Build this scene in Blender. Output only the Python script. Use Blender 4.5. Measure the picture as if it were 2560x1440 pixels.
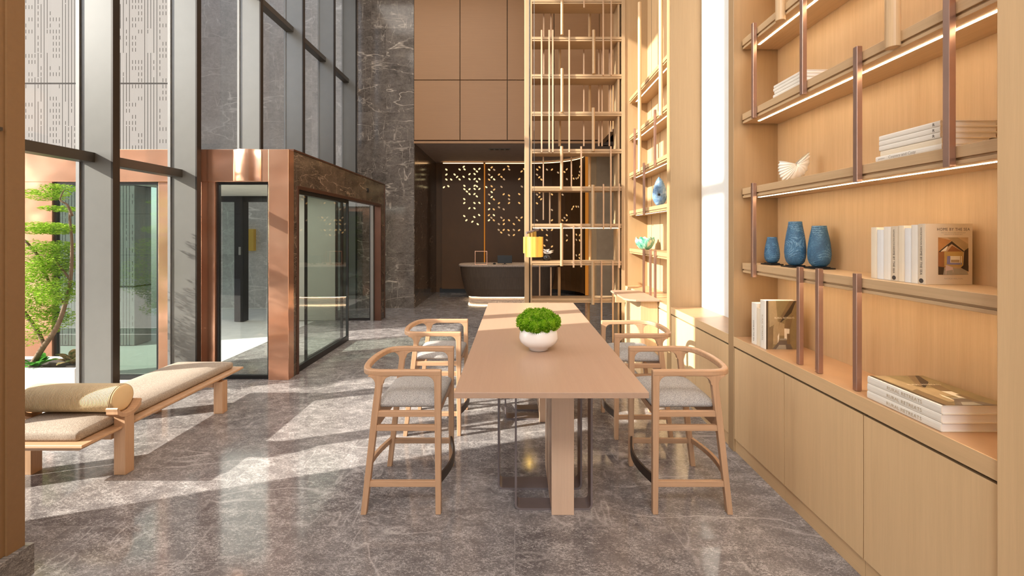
import bpy, bmesh, math, random
from mathutils import Vector, Matrix
random.seed(7)
for o in list(bpy.data.objects):
    bpy.data.objects.remove(o)
scene = bpy.context.scene
COL = scene.collection
PI = math.pi
R = math.radians
# ------------------------------------------------------------------ camera, sky, sun, lights, exposure
F, VX, VY, H = 1100.0, 1287.0, 584.0, 1.65          # focal length in px, vanishing point, eye height
cam_d = bpy.data.cameras.new('camera')
cam = bpy.data.objects.new('camera', cam_d)
COL.objects.link(cam)
cam.location = (0, 0, H)
cam.rotation_euler = (R(90), 0, 0)
cam_d.sensor_width = 36
cam_d.lens = F / 2560 * 36
cam_d.shift_x = -(VX - 1280) / 2560
cam_d.shift_y = (VY - 720) / 2560
cam_d.clip_start = 0.05
cam_d.clip_end = 300
scene.camera = cam
scene.view_settings.view_transform = 'Standard'
scene.view_settings.look = 'None'
scene.view_settings.gamma = 1
scene.view_settings.use_curve_mapping = False
scene.view_settings.exposure = 0.15

SUN = Vector((1.0, 0.345, -0.515)).normalized()      # direction the sunlight travels
world = bpy.data.worlds.new('world')
scene.world = world
world.use_nodes = True
wn = world.node_tree
wn.nodes.clear()
w_out = wn.nodes.new('ShaderNodeOutputWorld')
w_bg = wn.nodes.new('ShaderNodeBackground')
w_sky = wn.nodes.new('ShaderNodeTexSky')
w_sky.sky_type = 'NISHITA'
w_sky.sun_disc = False
w_sky.sun_elevation = R(26)
w_sky.sun_rotation = math.atan2(-SUN.x, -SUN.y)
w_hs = wn.nodes.new('ShaderNodeHueSaturation')
w_hs.inputs['Saturation'].default_value = 0.45
wn.links.new(w_sky.outputs[0], w_hs.inputs['Color'])
wn.links.new(w_hs.outputs[0], w_bg.inputs['Color'])
w_bg.inputs['Strength'].default_value = 0.42
wn.links.new(w_bg.outputs[0], w_out.inputs['Surface'])

def lamp(name, kind, loc, energy, color=(1, 1, 1), size=1.0, size_y=None, direction=(0, 0, -1), spread=None, spot=None):
    d = bpy.data.lights.new(name, kind)
    d.energy = energy
    d.color = color
    if kind == 'AREA':
        d.shape = 'RECTANGLE'
        d.size = size
        d.size_y = size_y or size
        if spread:
            d.spread = spread
    elif kind == 'SPOT':
        d.spot_size = spot or R(60)
        d.spot_blend = 0.6
        d.shadow_soft_size = size
    elif kind == 'SUN':
        d.angle = R(0.6)
    o = bpy.data.objects.new(name, d)
    COL.objects.link(o)
    o.location = loc
    o.rotation_euler = Vector(direction).to_track_quat('-Z', 'Y').to_euler()
    return o

lamp('sun', 'SUN', (-20, -6, 12), 12.5, (1.0, 0.92, 0.80), direction=SUN)
# added fill lights just below the unseen ceiling, to brighten the hall
for y0 in (-1.5, 1.6, 4.6, 7.6):
    lamp('ceiling_fill_light', 'AREA', (-1.7, y0, 7.42), 55, (1.0, 0.93, 0.84), 3.6, 1.6)

lamp('rear_fill_light', 'AREA', (-0.2, -3.6, 6.6), 290, (1.0, 0.95, 0.90), 3.2, 1.4, direction=(0.08, 0.86, -0.55))  # unseen fill light, added to lift surfaces that face the camera

# ------------------------------------------------------------------ helpers
def col4(c):
    return (c[0], c[1], c[2], 1.0)

def srgb(r, g, b):
    f = lambda v: ((v / 255) / 12.92 if v / 255 <= 0.04045 else ((v / 255 + 0.055) / 1.055) ** 2.4)
    return (f(r), f(g), f(b))

class NT:
    """small node-tree writer"""
    def __init__(s, name):
        s.m = bpy.data.materials.new(name)
        s.m.use_nodes = True
        s.t = s.m.node_tree
        s.t.nodes.clear()
        s.out = s.n('ShaderNodeOutputMaterial')
    def n(s, typ, **kw):
        x = s.t.nodes.new(typ)
        for k, v in kw.items():
            setattr(x, k, v)
        return x
    def l(s, a, b):
        s.t.links.new(a, b)
    def obj(s):
        return s.n('ShaderNodeTexCoord').outputs['Object']
    def mapping(s, src, scale=(1, 1, 1), rot=(0, 0, 0), loc=(0, 0, 0)):
        m = s.n('ShaderNodeMapping')
        m.inputs['Scale'].default_value = scale
        m.inputs['Rotation'].default_value = rot
        m.inputs['Location'].default_value = loc
        s.l(src, m.inputs['Vector'])
        return m.outputs['Vector']
    def noise(s, vec, scale=5, detail=4, rough=0.55, dist=0.0):
        x = s.n('ShaderNodeTexNoise')
        x.inputs['Scale'].default_value = scale
        x.inputs['Detail'].default_value = detail
        x.inputs['Roughness'].default_value = rough
        x.inputs['Distortion'].default_value = dist
        if vec is not None:
            s.l(vec, x.inputs['Vector'])
        return x.outputs['Fac']
    def ramp(s, fac, stops):
        r = s.n('ShaderNodeValToRGB')
        e = r.color_ramp.elements
        while len(e) < len(stops):
            e.new(0.5)
        for i, (p, c) in enumerate(stops):
            e[i].position = p
            e[i].color = col4(c) if not isinstance(c, (int, float)) else (c, c, c, 1)
        s.l(fac, r.inputs['Fac'])
        return r.outputs['Color']
    def math(s, op, a, b=None, clamp=False):
        m = s.n('ShaderNodeMath', operation=op, use_clamp=clamp)
        for i, v in enumerate((a, b)):
            if v is None:
                continue
            if isinstance(v, (int, float)):
                m.inputs[i].default_value = v
            else:
                s.l(v, m.inputs[i])
        return m.outputs[0]
    def mix(s, fac, a, b, blend='MIX'):
        m = s.n('ShaderNodeMix', data_type='RGBA', blend_type=blend)
        for sock, v in ((m.inputs[0], fac), (m.inputs[6], a), (m.inputs[7], b)):
            if isinstance(v, (int, float)):
                sock.default_value = v
            elif isinstance(v, tuple):
                sock.default_value = col4(v)
            else:
                s.l(v, sock)
        return m.outputs[2]
    def bump(s, h, strength=0.2, dist=0.01):
        b = s.n('ShaderNodeBump')
        b.inputs['Strength'].default_value = strength
        b.inputs['Distance'].default_value = dist
        s.l(h, b.inputs['Height'])
        return b.outputs['Normal']
    def bsdf(s, color=None, rough=0.5, metal=0.0, normal=None, **kw):
        p = s.n('ShaderNodeBsdfPrincipled')
        if color is not None:
            if isinstance(color, tuple):
                p.inputs['Base Color'].default_value = col4(color)
            else:
                s.l(color, p.inputs['Base Color'])
        if isinstance(rough, (int, float)):
            p.inputs['Roughness'].default_value = rough
        else:
            s.l(rough, p.inputs['Roughness'])
        p.inputs['Metallic'].default_value = metal
        if normal is not None:
            s.l(normal, p.inputs['Normal'])
        for k, v in kw.items():
            p.inputs[k.replace('_', ' ')].default_value = v
        s.l(p.outputs[0], s.out.inputs['Surface'])
        return p

def plain(name, c, rough=0.5, metal=0.0, var=0.06, nscale=6.0, **kw):
    t = NT(name)
    f = t.noise(t.obj(), nscale, 3)
    lo = tuple(v * (1 - var) for v in c)
    hi = tuple(min(1, v * (1 + var)) for v in c)
    t.bsdf(t.ramp(f, [(0.3, lo), (0.7, hi)]), rough, metal, **kw)
    return t.m

def wood(name, c, axis='Z', rough=0.45, var=0.10, bump=0.03):
    t = NT(name)
    sc = {'Z': (26, 26, 0.9), 'Y': (26, 0.9, 26), 'X': (0.9, 26, 26)}[axis]
    v = t.mapping(t.obj(), sc)
    f = t.noise(v, 1.6, 6, 0.65, 0.4)
    g = t.noise(t.mapping(t.obj(), tuple(k * 5 for k in sc)), 2.0, 3, 0.6)
    broad = t.noise(t.obj(), 0.9, 2)
    f2 = t.math('ADD', t.math('MULTIPLY', f, 0.62), t.math('ADD', t.math('MULTIPLY', g, 0.25), t.math('MULTIPLY', broad, 0.13)))
    lo = (c[0] * (1 - var), c[1] * (1 - var * 1.15), c[2] * (1 - var * 1.35))
    hi = (c[0] * (1 + var * .6), c[1] * (1 + var * .62), c[2] * (1 + var * .65))
    t.bsdf(t.ramp(f2, [(0.36, lo), (0.64, hi)]), rough, normal=t.bump(f, bump, 0.002))
    return t.m

def emit(name, c, strength):
    t = NT(name)
    e = t.n('ShaderNodeEmission')
    e.inputs['Color'].default_value = col4(c)
    e.inputs['Strength'].default_value = strength
    t.l(e.outputs[0], t.out.inputs['Surface'])
    return t.m

def glass(name, tint=(0.97, 0.975, 0.97), refl=1.0):
    t = NT(name)
    tr = t.n('ShaderNodeBsdfTransparent')
    tr.inputs['Color'].default_value = col4(tint)
    gl = t.n('ShaderNodeBsdfGlossy')
    gl.inputs['Roughness'].default_value = 0.01
    fr = t.n('ShaderNodeFresnel')
    fr.inputs['IOR'].default_value = 1.5
    mx = t.n('ShaderNodeMixShader')
    gm = t.n('ShaderNodeNewGeometry')
    front = t.math('SUBTRACT', 1.0, gm.outputs['Backfacing'])
    t.l(t.math('MULTIPLY', t.math('MULTIPLY', fr.outputs[0], refl, True), front), mx.inputs[0])
    t.l(tr.outputs[0], mx.inputs[1])
    t.l(gl.outputs[0], mx.inputs[2])
    t.l(mx.outputs[0], t.out.inputs['Surface'])
    return t.m

def stone(name, plane, tile, dark, mid, vein, rough=0.12, flecks=0.0, vein_amt=0.8, joint=0.25, nscale=2.2, spec=0.5):
    """veined stone slabs; plane: which object axes carry the tile grid"""
    t = NT(name)
    sep = t.n('ShaderNodeSeparateXYZ')
    t.l(t.obj(), sep.inputs[0])
    cb = t.n('ShaderNodeCombineXYZ')
    t.l(sep.outputs['XYZ'.index(plane[0])], cb.inputs[0])
    t.l(sep.outputs['XYZ'.index(plane[1])], cb.inputs[1])
    uv = cb.outputs[0]
    br = t.n('ShaderNodeTexBrick')
    t.l(uv, br.inputs['Vector'])
    br.inputs['Color1'].default_value = (0, 0, 0, 1)
    br.inputs['Color2'].default_value = (1, 1, 1, 1)
    br.inputs['Mortar'].default_value = (0.5, 0.5, 0.5, 1)
    br.inputs['Scale'].default_value = 1.0
    br.inputs['Mortar Size'].default_value = 0.0018
    br.inputs['Brick Width'].default_value = tile[0]
    br.inputs['Row Height'].default_value = tile[1]
    br.offset = tile[2] if len(tile) > 2 else 0.5
    # every slab gets its own piece of the stone
    cb2 = t.n('ShaderNodeCombineXYZ')
    off = t.math('MULTIPLY', br.outputs['Color'], 17.0)
    t.l(off, cb2.inputs[2])
    t.l(off, cb2.inputs[0])
    va = t.n('ShaderNodeVectorMath', operation='ADD')
    t.l(uv, va.inputs[0])
    t.l(cb2.outputs[0], va.inputs[1])
    v = va.outputs[0]
    big = t.noise(v, nscale, 5, 0.6, 0.6)
    fine = t.noise(v, nscale * 16, 4, 0.7)
    body = t.math('ADD', t.math('MULTIPLY', big, 0.6), t.math('MULTIPLY', fine, 0.4))
    c = t.ramp(body, [(0.38, dark), (0.62, mid)])
    n1 = t.noise(t.mapping(v, (0.35, 1.3, 1), (0, 0, 0.45)), nscale * 0.8, 4, 0.5, 0.15)
    r1 = t.ramp(t.math('ABSOLUTE', t.math('SUBTRACT', n1, 0.5)), [(0.0, 1.0), (0.0065, 0.0)])
    n2 = t.noise(t.mapping(v, (1.4, 0.35, 1), (0, 0, -0.2)), nscale * 1.1, 4, 0.5, 0.15)
    r2 = t.ramp(t.math('ABSOLUTE', t.math('SUBTRACT', n2, 0.48)), [(0.0, 0.8), (0.006, 0.0)])
    n3 = t.noise(t.mapping(v, (0.5, 1.6, 1), (0, 0, -0.5)), nscale * 2.4, 4, 0.5, 0.15)
    r3 = t.ramp(t.math('ABSOLUTE', t.math('SUBTRACT', n3, 0.5)), [(0.0, 0.55), (0.010, 0.0)])
    patch = t.ramp(t.noise(v, nscale * 0.9, 3), [(0.40, 0.0), (0.60, 1.0)])
    patch2 = t.ramp(t.noise(t.mapping(v, (1, 1, 1), (0, 0, 0), (7, 3, 1)), nscale * 0.8, 3), [(0.40, 0.15), (0.60, 1.0)])
    vs = t.math('MAXIMUM', t.math('MULTIPLY', r1, patch2), t.math('MULTIPLY', t.math('MAXIMUM', r2, r3), patch))
    vs = t.math('MULTIPLY', vs, vein_amt, True)
    c = t.mix(vs, c, vein)
    if flecks:
        fl = t.noise(t.mapping(v, (1.0, 2.0, 1), (0, 0, 0.75)), 60, 4, 0.75)
        cl = t.noise(t.mapping(v, (1.0, 1.7, 1), (0, 0, 0.75)), 7.0, 5, 0.7)
        f3 = t.noise(t.mapping(v, (1.0, 1.5, 1), (0, 0, 0.75)), 170, 3, 0.7)
        fl = t.math('ADD', t.math('MULTIPLY', fl, 0.55), t.math('MULTIPLY', f3, 0.45))
        fl = t.math('ADD', fl, t.math('MULTIPLY', t.math('SUBTRACT', cl, 0.5), 0.40))
        fm = t.math('MULTIPLY', t.ramp(fl, [(0.48, 0.0), (0.66, 1.0)]), flecks)
        c = t.mix(fm, c, vein)
    c = t.mix(t.math('MULTIPLY', br.outputs['Fac'], joint), c, tuple(k * 1.5 for k in mid))
    rg = t.math('ADD', t.math('MULTIPLY', fine, 0.10), rough - 0.04)
    p = t.bsdf(c, rg)
    p.inputs['Specular IOR Level'].default_value = spec
    return t.m

def fabric(name, c1, c2, scale=180):
    t = NT(name)
    o = t.obj()
    a = t.noise(t.mapping(o, (1, 2.6, 2.6), (0, 0, 0.6)), scale, 2, 0.6)
    b = t.noise(t.mapping(o, (2.6, 1, 2.6), (0, 0, 0.6)), scale, 2, 0.6)
    f = t.math('MULTIPLY', t.math('ADD', a, b), 0.5)
    t.bsdf(t.ramp(f, [(0.40, c1), (0.60, c2)]), 0.9, normal=t.bump(f, 0.5, 0.004), Specular_IOR_Level=0.15)
    return t.m

class MB:
    """collects shapes into one bmesh; build() links it as one object"""
    def __init__(s):
        s.b = bmesh.new()
        s.k = 0
    def face(s, vs):
        try:
            f = s.b.faces.new(vs)
            f.material_index = s.k
            return f
        except ValueError:
            return None
    def box(s, x0, x1, y0, y1, z0, z1):
        if x0 > x1: x0, x1 = x1, x0
        if y0 > y1: y0, y1 = y1, y0
        if z0 > z1: z0, z1 = z1, z0
        v = [s.b.verts.new(p) for p in ((x0, y0, z0), (x1, y0, z0), (x1, y1, z0), (x0, y1, z0), (x0, y0, z1), (x1, y0, z1), (x1, y1, z1), (x0, y1, z1))]
        for q in ((0, 3, 2, 1), (4, 5, 6, 7), (0, 1, 5, 4), (1, 2, 6, 5), (2, 3, 7, 6), (3, 0, 4, 7)):
            s.face([v[i] for i in q])
        return s
    def hexa(s, bot, top):
        """solid between two matching rings of points"""
        a = [s.b.verts.new(p) for p in bot]
        c = [s.b.verts.new(p) for p in top]
        n = len(a)
        s.face(a[::-1])
        s.face(c)
        for i in range(n):
            s.face([a[i], a[(i + 1) % n], c[(i + 1) % n], c[i]])
        return s
    def poly(s, pts):
        return s.face([s.b.verts.new(p) for p in pts])
    def prism(s, pts2, axis, a, b):
        """extrude a 2D outline along axis ('x': pts are (y,z); 'y': (x,z); 'z': (x,y))"""
        mk = {'x': lambda p, t: (t, p[0], p[1]), 'y': lambda p, t: (p[0], t, p[1]), 'z': lambda p, t: (p[0], p[1], t)}[axis]
        return s.hexa([mk(p, a) for p in pts2], [mk(p, b) for p in pts2])
    def tube(s, pts, r, n=10, cap=True, rr=None):
        pts = [Vector(p) for p in pts]
        rings = []
        up = None
        for i, p in enumerate(pts):
            d = (pts[min(i + 1, len(pts) - 1)] - pts[max(i - 1, 0)]).normalized()
            if up is None:
                up = Vector((0, 0, 1)) if abs(d.z) < 0.9 else Vector((1, 0, 0))
            a = d.cross(up).normalized()
            bvec = a.cross(d).normalized()
            up = bvec
            ri = rr[i] if rr else r
            rings.append([s.b.verts.new(p + (a * math.cos(t) + bvec * math.sin(t)) * ri) for t in (2 * PI * k / n for k in range(n))])
        for i in range(len(rings) - 1):
            for k in range(n):
                s.face([rings[i][k], rings[i][(k + 1) % n], rings[i + 1][(k + 1) % n], rings[i + 1][k]])
        if cap:
            s.face(rings[0][::-1])
            s.face(rings[-1])
        return s
    def sweep(s, pts, w, h):
        """rectangular bar (w across in plan, h in z) along a plan curve of (x,y,z) points"""
        pts = [Vector(p) for p in pts]
        rings = []
        for i, p in enumerate(pts):
            d = (pts[min(i + 1, len(pts) - 1)] - pts[max(i - 1, 0)])
            d.z = 0
            d.normalize()
            n = Vector((-d.y, d.x, 0))
            rings.append([s.b.verts.new(p + n * (w / 2) * sx + Vector((0, 0, h / 2 * sz))) for sx, sz in ((-1, -1), (1, -1), (1, 1), (-1, 1))])
        for i in range(len(rings) - 1):
            for k in range(4):
                s.face([rings[i][k], rings[i][(k + 1) % 4], rings[i + 1][(k + 1) % 4], rings[i + 1][k]])
        s.face(rings[0][::-1])
        s.face(rings[-1])
        return s
    def lathe(s, prof, n=32, c=(0, 0, 0), close=True):
        rings = []
        for r, z in prof:
            rings.append([s.b.verts.new((c[0] + r * math.cos(2 * PI * k / n), c[1] + r * math.sin(2 * PI * k / n), c[2] + z)) for k in range(n)])
        for i in range(len(rings) - 1):
            for k in range(n):
                s.face([rings[i][k], rings[i][(k + 1) % n], rings[i + 1][(k + 1) % n], rings[i + 1][k]])
        if close:
            s.face(rings[0][::-1])
            s.face(rings[-1])
        return s
    def loft(s, rings, cap=True):
        rs = [[s.b.verts.new(p) for p in r] for r in rings]
        n = len(rs[0])
        for i in range(len(rs) - 1):
            for k in range(n):
                s.face([rs[i][k], rs[i][(k + 1) % n], rs[i + 1][(k + 1) % n], rs[i + 1][k]])
        if cap:
            s.face(rs[0][::-1])
            s.face(rs[-1])
        return s
    def build(s, name, mats, parent=None, loc=(0, 0, 0), rot=(0, 0, 0), bevel=0.0, seg=2, smooth=False, sub=0):
        bmesh.ops.recalc_face_normals(s.b, faces=s.b.faces[:])
        me = bpy.data.meshes.new(name)
        s.b.to_mesh(me)
        s.b.free()
        for m in (mats if isinstance(mats, (list, tuple)) else [mats]):
            me.materials.append(m)
        if smooth:
            for p in me.polygons:
                p.use_smooth = True
        o = bpy.data.objects.new(name, me)
        COL.objects.link(o)
        if parent is not None:
            o.parent = parent
        o.location = loc
        o.rotation_euler = rot
        if bevel:
            md = o.modifiers.new('bevel', 'BEVEL')
            md.width = bevel
            md.segments = seg
            md.limit_method = 'ANGLE'
            md.angle_limit = R(40)
        if sub:
            md = o.modifiers.new('sub', 'SUBSURF')
            md.levels = sub
            md.render_levels = sub
        return o

def bx(*a):
    return MB().box(*a)

def tag(o, label, cat, group=None, kind=None):
    o['label'] = label
    o['category'] = cat
    if group:
        o['group'] = group
    if kind:
        o['kind'] = kind
    return o

def thing(name, label, cat, loc=(0, 0, 0), rot=(0, 0, 0), group=None):
    o = bpy.data.objects.new(name, None)
    o.empty_display_size = 0.1
    COL.objects.link(o)
    o.location = loc
    o.rotation_euler = rot
    return tag(o, label, cat, group)

def struct(o, label=None, cat=None):
    o['kind'] = 'structure'
    if label:
        o['label'] = label
        o['category'] = cat or 'wall'
    return o

def copy_tree(o, parent=None):
    c = o.copy()
    COL.objects.link(c)
    if parent is not None:
        c.parent = parent
    for ch in list(o.children):
        copy_tree(ch, c)
    return c

def P(px, py, D):
    """point of the place seen at photo pixel (px, py), at depth D from the eye"""
    return Vector(((px - VX) / F * D, D, H - (py - VY) / F * D))

def lettering(text, size, org, xd, yd, m, parent, name='lettering', align='LEFT', spacing=1.0, lift=0.0007, squash=1.0):
    cu = bpy.data.curves.new(name, 'FONT')
    cu.body = text
    cu.size = size
    cu.align_x = align
    cu.space_character = spacing
    cu.resolution_u = 2
    tmp = bpy.data.objects.new(name, cu)
    me = bpy.data.meshes.new_from_object(tmp)
    bpy.data.objects.remove(tmp)
    bpy.data.curves.remove(cu)
    org, xd, yd = Vector(org), Vector(xd).normalized(), Vector(yd).normalized()
    nd = xd.cross(yd)
    for v in me.vertices:
        v.co = org + xd * (v.co.x * squash) + yd * v.co.y + nd * lift
    me.name = name
    me.materials.clear()
    me.materials.append(m)
    o = bpy.data.objects.new(name, me)
    COL.objects.link(o)
    o.parent = parent
    return o

def smooth_path(pts, n=6):
    pts = [Vector(p) for p in pts]
    out = []
    for i in range(len(pts) - 1):
        p0, p1, p2, p3 = pts[max(i - 1, 0)], pts[i], pts[i + 1], pts[min(i + 2, len(pts) - 1)]
        for k in range(n):
            t = k / n
            out.append(0.5 * ((2 * p1) + (p2 - p0) * t + (2 * p0 - 5 * p1 + 4 * p2 - p3) * t * t + (3 * p1 - p0 - 3 * p2 + p3) * t ** 3))
    out.append(pts[-1])
    return out

# ------------------------------------------------------------------ materials
OAK = (0.57, 0.395, 0.222)
M = {}
M['oak'] = wood('oak_vertical', OAK, 'Z')
M['oak_pale'] = wood('pale_oak_door', (0.74, 0.52, 0.285), 'Z', 0.45, 0.06)
M['oak_pale_y'] = wood('pale_oak_edge', (0.70, 0.48, 0.26), 'Y', 0.45, 0.06)
M['oak_x'] = wood('oak_grain_x', OAK, 'X')
M['oak_y'] = wood('oak_grain_y', OAK, 'Y')
M['oak_screen'] = wood('screen_oak_shade_tint', (0.42, 0.285, 0.16), 'Z', 0.45, 0.08)  # screen oak darkened in colour, in place of shade from the sun
M['oak_screen_shade_x'] = wood('screen_oak_shelf_shade_tint', (0.42, 0.285, 0.16), 'X', 0.45, 0.08)
M['oak_div_y'] = wood('far_shelf_oak', (0.42, 0.27, 0.14), 'Y', 0.45, 0.07)
M['oak_div'] = wood('divider_oak', (0.40, 0.262, 0.135), 'Z', 0.45, 0.07)
M['oak_pier_shade'] = wood('oak_pier_shade_tint', (0.205, 0.112, 0.046), 'X', 0.5, 0.05)  # same oak as elsewhere, colour darkened to stand for shade on the pier
M['oak_panel'] = wood('oak_panel', (0.335, 0.18, 0.082), 'X', 0.5, 0.05)
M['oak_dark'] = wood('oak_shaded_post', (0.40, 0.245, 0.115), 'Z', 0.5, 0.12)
M['counter'] = plain('counter_laminate', (0.50, 0.30, 0.16), 0.35)
M['table'] = wood('table_veneer', (0.43, 0.288, 0.205), 'Y', 0.36, 0.05, 0.01)
M['table_leg'] = wood('table_leg_veneer', (0.64, 0.45, 0.32), 'Z', 0.45, 0.05, 0.02)
M['chair_z'] = wood('chair_oak_upright', (0.52, 0.32, 0.19), 'Z', 0.42, 0.16)
M['chair_x'] = wood('chair_oak_rail', (0.52, 0.32, 0.19), 'X', 0.42, 0.16)
M['groove'] = plain('joint_shadow_gap', (0.05, 0.035, 0.022), 0.8)
M['metal_dark'] = plain('dark_taupe_steel', (0.20, 0.165, 0.165), 0.38, 0.3)
M['lining'] = plain('dark_copper_lining', (0.11, 0.052, 0.034), 0.35, 0.5)
M['rod_tan'] = plain('pale_bronze', (0.50, 0.34, 0.22), 0.35, 0.6)
M['bronze'] = plain('brushed_bronze', (0.43, 0.275, 0.215), 0.32, 0.75)
M['foot_metal'] = plain('dark_foot_rail', (0.06, 0.042, 0.033), 0.45, 0.3)
M['seat'] = fabric('grey_tweed', (0.085, 0.080, 0.080), (0.66, 0.64, 0.62), 270)
M['bench_fabric'] = fabric('oatmeal_weave', (0.16, 0.125, 0.10), (0.62, 0.535, 0.45), 250)
M['grey'] = plain('grey_powder_coat', (0.18, 0.18, 0.172), 0.32, 0.2, 0.03)
M['fin_edge'] = plain('dark_brown_fin_edge', (0.030, 0.024, 0.020), 0.4, 0.3)
M['vest_panel'] = plain('vestibule_grey_panel', (0.50, 0.48, 0.43), 0.5, 0, 0.03)
M['seal'] = plain('pale_grey_seal', (0.20, 0.20, 0.20), 0.5)
M['transom'] = plain('bronze_grey_transom', (0.075, 0.068, 0.060), 0.4, 0.3)
M['black'] = plain('black_metal', (0.012, 0.012, 0.013), 0.35)
M['glass'] = glass('clear_glazing')
M['glass_dark'] = glass('tinted_glazing', (0.55, 0.66, 0.61), 3.2)
M['vglass'] = glass('vestibule_glazing', (0.90, 0.945, 0.92), 1.8)
M['white'] = plain('white_ceramic', (0.80, 0.76, 0.73), 0.22, 0, 0.02)
M['planter'] = plain('white_planter_render', (0.82, 0.83, 0.84), 0.6, 0, 0.03)
M['ceiling'] = plain('ceiling_white', (0.74, 0.70, 0.64), 0.8)
M['soffit'] = plain('soffit_taupe', (0.36, 0.28, 0.24), 0.8)
M['recep'] = plain('reception_panel_brown', (0.105, 0.047, 0.012), 0.55, 0, 0.08, 3)
M['recep2'] = plain('side_panel_taupe', (0.46, 0.335, 0.215), 0.6)
M['dark'] = plain('dark_corridor', (0.06, 0.04, 0.026), 0.7)
M['desk'] = wood('dark_desk_leather', (0.085, 0.058, 0.040), 'Z', 0.42, 0.25)
M['granite'] = fabric('speckled_granite', (0.22, 0.16, 0.13), (0.62, 0.52, 0.45), 60)
M['gold'] = plain('satin_gold', (0.92, 0.60, 0.13), 0.36, 0.75, 0.03)
M['stone_out'] = plain('pale_paving', (0.52, 0.51, 0.49), 0.7)
M['foliage'] = None
M['soil'] = plain('dark_soil', (0.035, 0.026, 0.02), 0.95)
M['led'] = emit('warm_led', (1.0, 0.60, 0.28), 3.5)
M['led_soft'] = emit('soft_warm_led', (1.0, 0.76, 0.52), 7.0)
M['led_white'] = emit('warm_white_led', (1.0, 0.71, 0.42), 33.0)
M['cove'] = emit('amber_cove_light', (1.0, 0.34, 0.05), 0.42)
M['leaf_bright'] = emit('backlit_leaf_bright', (1.0, 0.78, 0.40), 1.25)
M['leaf_amber'] = emit('backlit_leaf_amber', (1.0, 0.56, 0.20), 0.85)
M['leaf_dim'] = emit('backlit_leaf_dim', (1.0, 0.64, 0.36), 0.5)

M['floor'] = stone('polished_grey_limestone', 'XY', (1.25, 0.62, 0.5), (0.112, 0.100, 0.101), (0.212, 0.195, 0.194), (0.66, 0.625, 0.61), 0.10, 0.70, 0.45, 0.35, 1.3)
M['marble'] = stone('dark_brown_marble', 'XZ', (0.95, 0.62, 0.35), (0.070, 0.059, 0.052), (0.18, 0.155, 0.138), (0.66, 0.58, 0.50), 0.12, 0.20, 0.8, 0.45, 1.5)
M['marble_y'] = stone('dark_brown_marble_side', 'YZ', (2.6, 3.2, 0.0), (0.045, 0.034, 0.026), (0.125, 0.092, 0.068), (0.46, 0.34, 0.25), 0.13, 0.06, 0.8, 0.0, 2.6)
M['marble_out'] = stone('grey_marble_outside', 'XZ', (1.5, 1.2, 0.0), (0.40, 0.385, 0.38), (0.60, 0.58, 0.57), (0.92, 0.90, 0.88), 0.35, 0.45, 0.95, 0.5, 1.1)

def copper_mat():
    t = NT('satin_copper')
    o = t.obj()
    n = t.noise(t.mapping(o, (0.9, 0.9, 1.7)), 1.3, 2, 0.4)
    c = t.ramp(n, [(0.35, (0.72, 0.37, 0.235)), (0.65, (0.86, 0.51, 0.35))])
    t.bsdf(c, 0.22, 0.84, normal=t.bump(n, 0.5, 0.06))
    return t.m
M['copper'] = copper_mat()

def screen_mat():
    """pale panels cut with rows of narrow vertical slots, some of them running on into long lines"""
    t = NT('slotted_panel')
    sep = t.n('ShaderNodeSeparateXYZ')
    t.l(t.obj(), sep.inputs[0])
    x, z = sep.outputs[0], sep.outputs[2]
    px = t.math('DIVIDE', x, 0.045)
    pz = t.math('DIVIDE', z, 0.090)
    fx, fz = t.math('FRACT', px), t.math('FRACT', pz)
    ix, iz = t.math('FLOOR', px), t.math('FLOOR', pz)
    slot = t.math('LESS_THAN', t.math('ABSOLUTE', t.math('SUBTRACT', fx, 0.5)), 0.105)
    dash = t.math('LESS_THAN', t.math('ABSOLUTE', t.math('SUBTRACT', fz, 0.5)), 0.31)
    def hashed(*parts):
        cb = t.n('ShaderNodeCombineXYZ')
        for i, p in enumerate(parts):
            if isinstance(p, (int, float)):
                cb.inputs[i].default_value = p
            else:
                t.l(p, cb.inputs[i])
        w = t.n('ShaderNodeTexWhiteNoise', noise_dimensions='3D')
        t.l(cb.outputs[0], w.inputs['Vector'])
        return w.outputs['Value']
    on = t.math('GREATER_THAN', hashed(t.math('FLOOR', t.math('DIVIDE', ix, 2.0)), iz, 0.0), 0.40)
    band = t.math('FRACT', t.math('DIVIDE', ix, 9.0))
    longline = t.math('MULTIPLY', t.math('GREATER_THAN', band, 0.42), t.math('LESS_THAN', band, 0.95))
    longline = t.math('MULTIPLY', longline, t.math('GREATER_THAN', hashed(ix, t.math('FLOOR', t.math('DIVIDE', iz, 4.0)), 3.0), 0.15))
    hole = t.math('MULTIPLY', slot, t.math('MAXIMUM', t.math('MULTIPLY', dash, on), longline))
    seam = t.math('LESS_THAN', t.math('ABSOLUTE', t.math('SUBTRACT', t.math('FRACT', t.math('DIVIDE', t.math('SUBTRACT', z, 2.38), 1.5)), 0.992)), 0.008)
    k = t.math('MAXIMUM', hole, seam)
    t.bsdf(t.mix(k, (0.255, 0.243, 0.237), (0.045, 0.041, 0.040)), 0.7, Specular_IOR_Level=0.05)
    return t.m
M['slots'] = screen_mat()

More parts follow.
